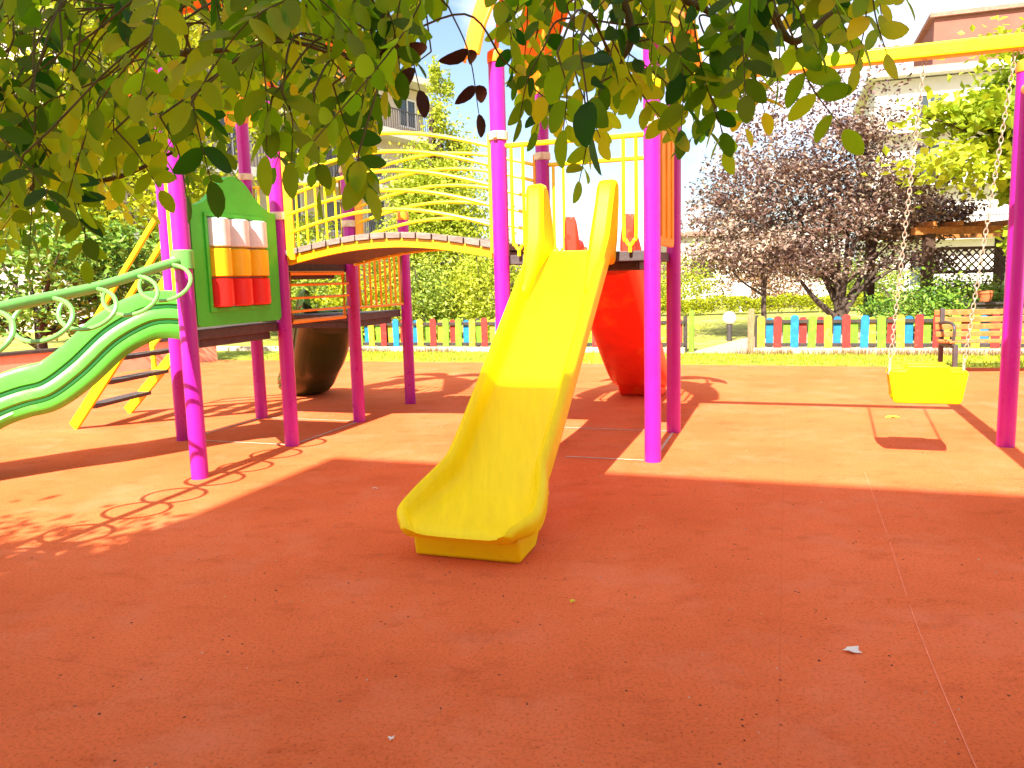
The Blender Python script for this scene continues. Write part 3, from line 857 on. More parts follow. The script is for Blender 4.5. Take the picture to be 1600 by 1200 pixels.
fence(1.50, 6.3, FB, 'low rainbow picket fence right of the gateway, behind the yellow swing', 0)
for o in PROTO.values(): bpy.data.objects.remove(o)
k = MB(); k.box(W(0.47, FB, 0.34), 0.075, 0.06, 0.68, U, V, UP)
tag(k.build('gate_post', M['p_green'], bevel=0.006), 'lime green gate post at the left side of the gateway, behind the right tower', 'gate post', 'gate posts')
k = MB(); k.box(W(1.42, FB, 0.35), 0.085, 0.07, 0.70, U, V, UP)
k.box(W(1.37, FB, 0.34), 0.02, 0.03, 0.64, U, V, UP)
tag(k.build('gate_post', M['brown_wood'], bevel=0.006), 'weathered brown wooden gate post at the right side of the gateway', 'gate post', 'gate posts')

# ------------------------------------------------------------------ bench
bc = Vector((6.30, 9.58, 0))
BU = Vector((0.985, -0.17, 0)).normalized(); BV = Vector((-BU.y, BU.x, 0))
BN = thing('park_bench', bc, 'long slatted wooden bench on the lawn edge in front of the rainbow fence', 'bench')
Lb = 2.1
back, seat = MB(), MB()
bk = []
for i in range(4):
    z = 0.46 + i * 0.088; y = 0.16 + i * 0.026
    back.box(bc + BV * y + UP * z, Lb, 0.024, 0.066, BU, (BV * 0.96 - UP * 0.0).normalized(), UP)
for i in range(5):
    seat.box(bc + BV * (0.10 - i * 0.095) + UP * (0.375 + 0.008 * abs(i - 1)), Lb, 0.074, 0.028, BU, BV, UP)
back.build('backrest', M['bench_wood'], BN, bevel=0.005); seat.build('seat', M['bench_wood'], BN, bevel=0.005)
for sd in (-1, 1):
    for y, h in ((0.20, 0.78), (-0.28, 0.37)):
        k = MB(); k.box(bc + BU * sd * 0.97 + BV * (y - 0.0) + UP * h / 2, 0.05, 0.05, h, BU, BV, UP)
        k.build('leg', M['rail_dark'], BN, bevel=0.006)
    k = MB(); k.box(bc + BU * sd * 0.97 + BV * -0.05 + UP * 0.34, 0.05, 0.50, 0.04, BU, BV, UP); k.build('seat_bearer', M['rail_dark'], BN, bevel=0.006)
    k = MB(); k.tube(bez([bc + BU * sd * 1.00 + BV * 0.20 + UP * 0.60, bc + BU * sd * 1.00 + BV * -0.10 + UP * 0.62, bc + BU * sd * 1.00 + BV * -0.30 + UP * 0.58, bc + BU * sd * 1.00 + BV * -0.29 + UP * 0.36], 6), 0.018, 8); k.build('armrest', M['rail_dark'], BN)

# ------------------------------------------------------------------ pergola with a lattice, planter rail and pot
PG = thing('pergola', Vector((8.9, 15, 0)), 'dark wooden pergola with a diamond lattice behind the bench', 'pergola')
for x in (7.8, 10.6):
    k = MB(); k.box((x, 15.0 - (x - 7.8) * 0.0, 0.95), 0.17, 0.17, 1.9); k.build('post', M['lattice'], PG, bevel=0.01)
    k = MB(); k.box((x, 17.4, 0.95), 0.17, 0.17, 1.9); k.build('post', M['lattice'], PG, bevel=0.01)
k = MB(); k.box((9.2, 15.0, 1.95), 3.4, 0.16, 0.14); k.build('beam', M['bench_wood'], PG, bevel=0.01)
k = MB(); k.box((9.2, 17.4, 1.95), 3.4, 0.16, 0.14); k.build('beam', M['bench_wood'], PG, bevel=0.01)
for i in range(7):
    k = MB(); k.box((7.75 + i * 0.48, 16.2, 2.065), 0.08, 3.0, 0.09); k.build('rafter', M['bench_wood'], PG, bevel=0.006)
lt = MB()
x0, x1, z0, z1 = 7.89, 10.51, 1.18, 1.62
lt.box(((x0 + x1) / 2, 14.97, z0), x1 - x0, 0.05, 0.05); lt.box(((x0 + x1) / 2, 14.97, z1), x1 - x0, 0.05, 0.05)
hgt = z1 - z0
x = x0 - hgt
while x < x1:
    for sgn, yy in ((1, 14.955), (-1, 14.985)):
        xa, xb = (x, x + hgt) if sgn > 0 else (x + hgt, x)
        pa, pb = Vector((xa, yy, z0)), Vector((xb, yy, z1))
        # clip to the frame
        def clip(p, q):
            for lim, s in ((x0, 1), (x1, -1)):
                if s * (p.x - lim) < 0:
                    t = (lim - p.x) / (q.x - p.x); p = p.lerp(q, t)
            return p
        if max(xa, xb) > x0 + 0.02 and min(xa, xb) < x1 - 0.02:
            qa, qb = clip(pa, pb), clip(pb, pa)
            if (qb - qa).length > 0.05: lt.bar(qa, qb, 0.026, 0.012, side=(0, 1, 0)) if False else lt.bar(qa, qb, 0.012, 0.026, side=(0, 1, 0))
    x += 0.145
lt.build('lattice', M['lattice'], PG)
k = MB(); k.box((9.4, 14.2, 0.30), 3.4, 0.30, 0.62); k.box((9.4, 14.2, 0.625), 3.5, 0.40, 0.04)
tag(k.build('planter', M['dark_wood'], bevel=0.01), 'long dark wooden planter below the pergola lattice', 'planter')
k = MB(); k.lathe([(0.08, 0.648), (0.10, 0.66), (0.135, 0.80), (0.15, 0.805), (0.15, 0.845), (0.135, 0.85), (0.12, 0.84)], (8.42, 14.2, 0), 18)
tag(k.build('flower_pot', M['terracotta']), 'terracotta flower pot standing on the dark planter', 'flower pot')

# ------------------------------------------------------------------ sign, globe lamp, low wall
SG = thing('sign', Vector((7.5, 26, 0)), 'blank white sign board on a white post beyond the gateway', 'sign')
k = MB(); k.box((7.5, 25.93, 0.74), 0.58, 0.03, 0.44); k.build('board', M['sign_white'], SG, bevel=0.01)
k = MB(); k.box((7.5, 26, 0.40), 0.10, 0.08, 0.82); k.build('post', M['sign_white'], SG, bevel=0.01)
GL = thing('globe_lamp', Vector((4.17, 15.2, 0)), 'white ball lamp on a short stub post on the garden lawn beyond the gateway', 'lamp')
k = MB(); k.lathe([(0.02, 0.04)] + [(0.125 * math.sin(a), 0.155 - 0.125 * math.cos(a)) for a in [math.pi * i / 12 for i in range(2, 12)]] + [(0.01, 0.279)], (4.17, 15.2, 0.27), 20); k.build('globe', M['sign_white'], GL)
k = MB(); k.lathe([(0.05, -0.02), (0.045, 0.20), (0.06, 0.26), (0.05, 0.32)], (4.17, 15.2, 0), 16); k.build('lamp_base', M['rail_dark'], GL)
wp = [Vector((-8.6, 8.6, 0)), Vector((-6.98, 11.1, 0)), Vector((-5.2, 13.9, 0))]
LW = thing('garden_wall', wp[1], 'low pinkish rendered wall with a dark coping at the left edge of the playground', 'wall')
k, c = MB(), MB()
for a, b in ((wp[0], wp[1]), (wp[1] + (wp[2] - wp[1]).normalized() * 0.002, wp[2])):
    k.bar(a + UP * 0.2, b + UP * 0.2, 0.20, 0.42); c.bar(a + UP * 0.43, b + UP * 0.43, 0.26, 0.04)
k.build('wall', M['wall_pink'], LW); c.build('coping', M['dark_wood'], LW)

# ------------------------------------------------------------------ buildings
def facade_building(name, label, p0, p1, depth, levels, zt, wall, upper=None, balc=True, win_step=2.4, fl=2.5, slab_out=0.9, seed=1):
    """front from p0 to p1 (left to right as seen), body behind it"""
    p0, p1 = Vector(p0), Vector(p1)
    d = (p1 - p0).normalized(); L = (p1 - p0).length
    nrm = Vector((d.y, -d.x, 0))            # towards the viewer
    root = thing(name, (p0 + p1) / 2, label, 'building')
    mid = (p0 + p1) / 2 - nrm * depth / 2
    k = MB(); k.box(mid + UP * (zt / 2 - 0.1), L, depth, zt, d, nrm, UP); k.build('wall', wall, root)
    k = MB(); k.box(mid + nrm * 0.25 + UP * (zt + 0.12), L + 0.9, depth + 1.3, 0.30, d, nrm, UP); k.build('roof', M['wall_white'], root)
    k = MB(); k.box(mid + UP * (zt + 0.42), L - 0.4, depth - 0.4, 0.3, d, nrm, UP); k.build('roof_cover', M['roof'], root)
    rng = random.Random(seed)
    for f in range(levels):
        zf = zt - fl * (f + 1)
        if zf < -1: break
        if balc:
            k = MB(); k.box((p0 + p1) / 2 + nrm * (slab_out / 2 + 0.002) + UP * (zf), L + 0.3, slab_out, 0.34, d, nrm, UP)
            s_ = k.build('balcony', M['wall_white'], root)
            r = MB()
            r.box((p0 + p1) / 2 + nrm * (slab_out - 0.06) + UP * (zf + 1.05), L + 0.2, 0.05, 0.05, d, nrm, UP)
            nb = int(L / 0.16)
            for i in range(nb):
                r.box(p0 + d * (i + 0.5) * L / nb + nrm * (slab_out - 0.06) + UP * (zf + 0.60), 0.028, 0.028, 0.86, d, nrm, UP)
            r.build('railing', M['rail_dark'], s_)
        n = int(L / win_step)
        for i in range(n):
            x = (i + 0.5) * L / n
            h = 2.0 if (balc and (i + f) % 2) else 1.35
            zc = zf + (0.17 + h / 2 if h > 1.9 else 1.25)
            c = p0 + d * x + UP * zc
            fr = MB()
            for dx, dz, sx, sz in ((-0.62, 0, 0.08, h), (0.62, 0, 0.08, h), (0, h / 2 - 0.04, 1.16, 0.08), (0, -h / 2 + 0.04, 1.16, 0.08), (0, 0, 0.06, h - 0.16)):
                fr.box(c + d * dx + UP * dz + nrm * 0.03, sx, 0.07, sz, d, nrm, UP)
            w = fr.build('window', M['frame_white'], root)
            g = MB(); g.box(c + nrm * 0.012, 1.16, 0.02, h - 0.16, d, nrm, UP); g.build('pane', M['window'], w)
    return root
facade_building('apartment_building', 'pale apartment block with white balcony bands behind the pointed poplar', (-13.2, 24.0, 0), (-3.95, 40.0, 0), 9, 4, 10.3, M['wall_beige'])
RB = facade_building('apartment_building', 'white apartment block with a red-brown top storey behind the yellow swing beam', (20.6, 46.0, 0), (36.0, 40.7, 0), 10, 4, 11.6, M['wall_white'], seed=3, fl=2.9, win_step=4.2)
k = MB()
dd = Vector((0.9451, -0.3267, 0)); nn_ = Vector((dd.y, -dd.x, 0))
k.box(Vector((23.4, 45.3, 13.3)) + dd * 7 - nn_ * 4.0, 14.0, 7.5, 2.7, dd, nn_, UP); k.build('top_storey', M['wall_brown'], RB)
k = MB(); k.box(Vector((23.4, 45.3, 14.78)) + dd * 7 - nn_ * 4.0, 14.5, 8.0, 0.22, dd, nn_, UP); k.build('top_roof', M['roof'], RB)
HB = thing('garden_house', (10.5, 34, 0), 'low white garden house beyond the hedge', 'house')
k = MB(); k.box((10.6, 36.2, 1.3), 7.4, 4.0, 3.0); k.build('wall', M['wall_white'], HB)
k = MB(); k.box((10.6, 36.2, 2.92), 7.9, 4.6, 0.2); k.build('roof', M['roof'], HB)
for x in (8.2, 10.6, 13.0):
    k = MB(); k.box((x, 34.17, 1.5), 1.1, 0.06, 1.1); w = k.build('window', M['frame_white'], HB)
    k = MB(); k.box((x, 34.13, 1.5), 0.9, 0.03, 0.9); k.build('pane', M['window'], w)
# tall block behind the viewpoint whose top edge draws the straight shade line across the floor
kb = Vector((-1.36, 5.86, 0)) - V * (10.0 / math.tan(SUN_EL)) 
OB = thing('apartment_building', kb + U * 12, 'plain rendered block standing behind the viewpoint and shading the near floor', 'building')
k = MB(); k.box(kb + U * 12 - V * 5 + UP * 5.0, 24, 10, 10.0, U, V, UP); k.build('wall', M['wall_beige'], OB)
for f in range(3):
    for i in range(8):
        c = kb + U * (1.8 + i * 2.9) + UP * (2.0 + f * 3.0)
        k = MB(); k.box(c + V * 0.03, 1.3, 0.08, 1.5, U, V, UP); w = k.build('window', M['frame_white'], OB)
        k = MB(); k.box(c + V * 0.075, 1.1, 0.03, 1.3, U, V, UP); k.build('pane', M['window'], w)

# ------------------------------------------------------------------ vegetation
def leaves(name, m, parent, pos, size, rng, up_bias=0.5, aspect=0.55, jitter=0.3, rnd=None):
    """many small folded leaves; pos (n,3)"""
    n = len(pos)
    th = rng.uniform(0, 2 * np.pi, n)
    el = rng.normal(-0.25, 0.5, n)
    A = np.stack([np.cos(th) * np.cos(el), np.sin(th) * np.cos(el), np.sin(el)], 1)          # leaf axis
    R = rng.normal(0, 1, (n, 3)); R[:, 2] += up_bias * 2
    Nn = R - A * (R * A).sum(1)[:, None]; Nn /= np.linalg.norm(Nn, axis=1)[:, None]
    Bn = np.cross(A, Nn)
    s = (size * rng.uniform(1 - jitter, 1 + jitter, n))[:, None]
    w = s * aspect * 0.5
    base = pos - A * s * 0.5; tip = pos + A * s * 0.5
    lft = pos + Bn * w + Nn * s * 0.10 - A * s * 0.05; rgt = pos - Bn * w + Nn * s * 0.10 - A * s * 0.05
    vs = np.stack([base, rgt, tip, lft], 1).reshape(-1, 3)
    mb = MB()
    mb.v = vs.tolist()
    fi = np.arange(n) * 4
    f = np.stack([np.stack([fi, fi + 1, fi + 2], 1), np.stack([fi, fi + 2, fi + 3], 1)], 1).reshape(-1, 3)
    mb.f = f.tolist(); mb.mi = [0] * len(mb.f)
    r = rng.random(n) if rnd is None else rnd
    return mb.build(name, m, parent, smooth=0, rnd=np.repeat(r, 2).astype(np.float32))

def crown_pts(rng, ells, n, nclump=40, cl=0.30, shell=0.55, flat=0.75):
    out, val = [], []
    tot = sum(e[3] * e[4] * e[5] for e in ells)
    for (cx, cy, cz, rx, ry, rz) in ells:
        ne = max(50, int(n * rx * ry * rz / tot)); nc = max(6, int(nclump * rx * ry * rz / tot))
        d = rng.normal(0, 1, (nc, 3)); d /= np.linalg.norm(d, axis=1)[:, None]
        rr = (shell + (1 - shell) * rng.random(nc)) ** 0.8
        cc = d * rr[:, None]
        wgt = rng.uniform(0.4, 1.6, nc); wgt /= wgt.sum()
        idx = rng.choice(nc, ne, p=wgt)
        off = rng.normal(0, 1, (ne, 3)) * cl * rng.uniform(0.6, 1.2, nc)[idx][:, None]; off[:, 2] *= flat
        p = cc[idx] + off
        out.append(p * np.array([rx, ry, rz]) + np.array([cx, cy, cz]))
        val.append(np.clip(rng.random(nc)[idx] * 0.5 + rng.random(ne) * 0.5, 0, 1))
    return np.concatenate(out), np.concatenate(val)

def limbs(trunk_pts, r0, r1, targets, seed, rl=0.4):
    rng = random.Random(seed)
    mb = MB()
    P = bez(trunk_pts, 5)
    mb.tube(P, [r0 + (r1 - r0) * (i / (len(P) - 1)) ** 0.8 for i in range(len(P))], 12)
    br = []
    for t in targets:
        t = Vector(t)
        k = rng.randint(int(len(P) * 0.35), len(P) - 1)
        a = P[k]
        m_ = a.lerp(t, 0.5) + Vector((rng.uniform(-.2, .2), rng.uniform(-.2, .2), rng.uniform(-0.1, .25))) * (t - a).length * 0.4
        q = bez([a, m_, t], 6)
        ra = (r0 + (r1 - r0) * k / len(P)) * 0.6
        br.append((q, [ra * (1 - 0.85 * i / (len(q) - 1)) for i in range(len(q))]))
    return mb, br

def tree(name, label, base, trunk_h, r0, ells, n, size, m, seed, nclump=60, cl=0.28, aspect=0.55, cat='tree', group=None, up=0.5, ntarget=9, lean=(0, 0), shell=0.5, twigs=True, extra=None):
    rng = np.random.default_rng(seed)
    root = thing(name, base, label, cat, group)
    b = Vector(base)
    top = b + Vector((lean[0], lean[1], trunk_h))
    tg = []
    rr = random.Random(seed)
    for i in range(ntarget):
        e = ells[i % len(ells)]
        tg.append((e[0] + rr.uniform(-.7, .7) * e[3], e[1] + rr.uniform(-.7, .7) * e[4], e[2] + rr.uniform(-.5, .7) * e[5]))
    mb, br = limbs([b - UP * 0.1, b.lerp(top, 0.5) + Vector((rr.uniform(-.1, .1), rr.uniform(-.1, .1), 0)) * trunk_h * 0.3, top], r0, r0 * 0.55, tg, seed)
    tk = mb.build('trunk', M['bark'], root, smooth=60)
    for q, rad in br:
        k = MB(); k.tube(q, rad, 7); k.build('limb', M['bark'], tk, smooth=60)
    p, v = crown_pts(rng, ells, n, nclump, cl, shell)
    if extra is not None:
        p2, v2 = extra(rng); p = np.concatenate([p, p2]); v = np.concatenate([v, v2])
    keep = p[:, 2] > 0.02
    leaves('crown', m, root, p[keep], size, rng, up, aspect, rnd=v[keep])
    return root

# purple plum: dense below, thinning into loose sprays at the top
def thin_top(rng):
    n = 10500
    x = rng.uniform(-2.7, 2.3, n); z = 2.6 + 2.6 * rng.random(n) ** 1.5
    lim = 2.55 - 0.62 * (z - 2.6)
    y = rng.uniform(-1.5, 1.5, n)
    keep = np.abs(x + 0.25) < lim
    p = np.stack([6.4 + x, 16 + y, z + 0.25 * np.sin(x * 5)], 1)[keep]
    return p, rng.random(len(p)) * 0.75
tree('plum_tree', 'broad purple-leaved plum tree behind the rainbow fence on the right', (6.6, 16.0, 0), 0.95, 0.15,
     [(5.2, 15.8, 1.75, 1.5, 1.4, 0.75), (6.9, 15.8, 1.9, 1.9, 1.5, 0.9), (8.3, 16.0, 1.8, 1.15, 1.2, 0.75), (6.2, 16.0, 2.7, 2.0, 1.5, 0.95), (7.6, 16, 2.65, 1.2, 1.2, 0.85), (6.2, 16, 3.6, 1.3, 1.2, 0.7)], 24000, 0.09, M['leaf_plum'], 11, nclump=95, cl=0.22, ntarget=14, extra=thin_top)
tree('plum_tree', 'smaller purple-leaved plum tree with a thin dark trunk beside the gateway', (4.95, 15.5, 0), 1.35, 0.065,
     [(4.55, 15.4, 1.75, 0.95, 0.9, 0.55), (4.3, 15.5, 2.3, 0.7, 0.8, 0.5)], 4200, 0.085, M['leaf_plum'], 12, nclump=40, cl=0.26, ntarget=6)
tree('catalpa_tree', 'bright yellow-green catalpa tree with big leaves at the upper right edge', (10.3, 13.4, 0), 2.9, 0.16,
     [(7.35, 13, 3.42, 1.3, 1.0, 0.72), (8.5, 13.2, 3.3, 1.3, 1.1, 0.95), (8.6, 13.3, 4.9, 0.9, 0.9, 0.8), (9.6, 13.2, 4.3, 1.4, 1.2, 1.0), (8.35, 13.0, 2.2, 0.55, 0.7, 0.75), (10.4, 13.4, 3.3, 1.3, 1.2, 1.1)], 13000, 0.16, M['leaf_bright'], 13, nclump=60, cl=0.26, aspect=0.8, up=0.8, ntarget=10)
tree('poplar_tree', 'tall pointed light green poplar behind the arched bridge', (-2.2, 25, 0), 6.5, 0.16,
     [(-2.2, 25, 1.7, 1.85, 1.3, 1.6), (-2.15, 25, 3.6, 1.35, 1.1, 1.5), (-2.1, 25, 5.0, 0.95, 0.8, 1.3), (-2.02, 25, 6.4, 0.45, 0.5, 1.1)], 34000, 0.13, M['leaf_poplar'], 14, nclump=170, cl=0.28, ntarget=14)
tree('shade_tree', 'dark green low tree behind the wall at the left edge', (-7.3, 12.4, 0), 1.0, 0.11,
     [(-7.3, 12.4, 1.5, 1.35, 1.2, 0.85), (-6.2, 13.4, 1.35, 1.1, 1.0, 0.8), (-8.5, 12.0, 1.7, 1.2, 1.0, 0.9)], 9000, 0.12, M['leaf_dark'], 15, nclump=70, cl=0.28, ntarget=10)
tree('shade_tree', 'sunlit light green tree behind the far left ladder', (-9.0, 19.0, 0), 2.6, 0.2,
     [(-9.0, 19, 3.4, 2.6, 2.0, 1.9), (-7.2, 19.6, 2.6, 1.8, 1.6, 1.6), (-10.8, 18.5, 3.0, 2.0, 1.8, 1.8), (-9.2, 19, 6.2, 2.6, 2.0, 2.2), (-7.3, 19.8, 5.0, 1.7, 1.6, 1.8), (-11.2, 18.6, 6.0, 2.0, 1.8, 2.0)], 24000, 0.17, M['leaf_hedge'], 16, nclump=80, cl=0.27, ntarget=12)
tree('shade_tree', 'leafy green tree between the apartment block and the left tower', (-6.0, 22.0, 0), 1.6, 0.13,
     [(-6.0, 22, 1.7, 1.6, 1.3, 1.3), (-5.0, 22.5, 1.2, 1.2, 1.2, 1.0)], 7000, 0.13, M['leaf_poplar'], 17, nclump=60, cl=0.27, ntarget=8)

def shrub(name, label, c, r, n, size, m, seed, group=None, cat='shrub', stems=6):
    rng = np.random.default_rng(seed)
    root = thing(name, (c[0], c[1], 0), label, cat, group)
    k = MB(); rr = random.Random(seed)
    for i in range(stems):
        tx, ty = c[0] + rr.uniform(-.7, .7) * r[0], c[1] + rr.uniform(-.7, .7) * r[1]
        k.tube(bez([(c[0] + rr.uniform(-.15, .15), c[1] + rr.uniform(-.15, .15), -0.05), ((c[0] + tx) / 2, (c[1] + ty) / 2, r[2] * 0.8), (tx, ty, r[2] * rr.uniform(1.1, 1.8))], 5), 0.014, 5)
    k.build('stems', M['bark'], root)
    p, v = crown_pts(rng, [(c[0], c[1], r[2] * 0.95, r[0], r[1], r[2])], n, 34, 0.26, 0.35, 0.9)
    keep = p[:, 2] > 0.0
    leaves('foliage', m, root, p[keep], size, rng, 0.5, 0.5, rnd=v[keep])
    return root
G1 = 'garden shrubs behind the rainbow fence'
shrub('shrub', 'leafy mid-green shrub behind the fence just left of the yellow slide', (-1.75, 17.6), (0.75, 0.7, 0.95), 3600, 0.10, M['leaf_shrub'], 21, G1)
shrub('shrub', 'taller yellow-green shrub behind the fence against the slide\'s left edge', (-0.45, 17.2), (0.85, 0.8, 1.0), 4200, 0.10, M['leaf_poplar'], 22, G1)
shrub('shrub', 'reddish shrub behind the fence seen beside the slide and below the bridge', (0.35, 18.2), (0.8, 0.7, 0.85), 3200, 0.09, M['leaf_red'], 23, G1)
shrub('shrub', 'round green shrub behind the fence under the bridge middle', (-3.2, 18.0), (1.0, 0.8, 0.8), 3800, 0.10, M['leaf_hedge'], 24, G1)
shrub('shrub', 'low green shrub behind the fence seen through the left tower', (-4.9, 18.6), (1.0, 0.8, 0.75), 3600, 0.10, M['leaf_shrub'], 25, G1)
shrub('shrub', 'green shrub between the yellow slide and the red slide behind the fence', (1.5, 17.0), (0.7, 0.7, 0.6), 2600, 0.09, M['leaf_shrub'], 26, G1)
shrub('rose_bush', 'green rose bush behind the fence at the foot of the plum tree', (7.25, 14.2), (0.85, 0.7, 0.62), 3400, 0.085, M['leaf_dark'], 27, G1)
shrub('rose_bush', 'lighter green rose bush behind the fence beside the pergola post', (8.3, 14.9), (0.75, 0.4, 0.6), 2600, 0.085, M['leaf_shrub'], 28, G1)
shrub('shrub', 'yellow-green tall garden plants beyond the gateway left of the white sign', (6.0, 28.0), (1.5, 1.0, 1.05), 4200, 0.12, M['leaf_poplar'], 29, G1)
shrub('shrub', 'reddish garden plants beyond the hedge right of the white sign', (9.2, 28.5), (1.9, 1.0, 1.0), 4600, 0.12, M['leaf_red'], 30, G1)
shrub('shrub', 'yellow-green garden shrub beyond the hedge behind the plum trunk', (12.6, 28.0), (1.7, 1.0, 0.95), 4600, 0.12, M['leaf_shrub'], 31, G1)
shrub('shrub', 'dark reddish shrub at the gateway\'s left beyond the hedge', (4.6, 29.0), (1.2, 1.0, 1.15), 3400, 0.12, M['leaf_red'], 32, G1)
shrub('shrub', 'big green bush under the pergola roof', (9.9, 16.4), (1.5, 0.6, 0.45), 3600, 0.11, M['leaf_shrub'], 33, G1)
# clipped hedge
rng = np.random.default_rng(41)
HG = thing('hedge', (7.7, 25, 0), 'low clipped yellow-green hedge crossing the garden beyond the gateway', 'hedge')
n = 9000
p = np.stack([rng.uniform(4.2, 11.5, n), 24.6 + rng.uniform(-0.35, 0.35, n), rng.beta(2.2, 1.2, n) * 0.52], 1)
p[:, 1] += 0.02 * (p[:, 0] - 7.5) ** 2; p[:, 2] += 0.05 * np.sin(p[:, 0] * 3.1) + 0.03 * np.sin(p[:, 0] * 9)
p = p[p[:, 2] > 0]
leaves('foliage', M['leaf_hedge'], HG, p, 0.085, rng, 0.8, 0.6)
# grass tufts along the lawn strip and dry weeds at the kerb
def grass(name, n, fa, fb, h, m, seed, label):
    rng = np.random.default_rng(seed)
    a, b = fa(rng, n), fb(rng, n)
    P = np.array(F0)[None] + a[:, None] * np.array(U)[None] + b[:, None] * np.array(V)[None]
    th = rng.uniform(0, 2 * np.pi, n); hh = h * rng.uniform(0.4, 1.2, n)
    w = 0.006
    d = np.stack([np.cos(th), np.sin(th), np.zeros(n)], 1)
    tip = P + d * (hh * rng.uniform(0.1, 0.6, n))[:, None] + np.array([0, 0, 1]) * hh[:, None]
    s = np.stack([-np.sin(th), np.cos(th), np.zeros(n)], 1) * w
    vs = np.stack([P - s, P + s, tip], 1).reshape(-1, 3)
    mb = MB(); mb.v = vs.tolist(); fi = np.arange(n) * 3
    mb.f = np.stack([fi, fi + 1, fi + 2], 1).tolist(); mb.mi = [0] * n
    o = mb.build(name, m, None, smooth=0, rnd=rng.random(n).astype(np.float32))
    return tag(o, label, 'grass', kind='stuff')
grass('grass', 15000, lambda r, n: r.uniform(-7, 9, n), lambda r, n: 6.05 + 1.65 * r.random(n) ** 0.85, 0.045, M['leaf_hedge'], 51, 'short sunlit grass on the strip between rubber floor and rainbow fence')
grass('weeds', 2600, lambda r, n: r.normal(0, 1, n) * 0.3 + r.choice(np.array([-5.5, -4.1, -2.2, -0.5, 1.7, 2.8, 3.6, 4.3, 5.0, 6.0]), n), lambda r, n: 7.66 + r.normal(0, 0.05, n), 0.12, M['leaf_red'], 52, 'dry weeds along the kerb below the rainbow fence')
grass('garden_grass', 14000, lambda r, n: np.where(r.random(n) < .55, r.uniform(-9, 0.2, n), r.uniform(1.9, 12, n)), lambda r, n: 8.1 + 7 * r.random(n), 0.07, M['leaf_hedge'], 53, 'rough yellow-green grass in the garden behind the rainbow fence')

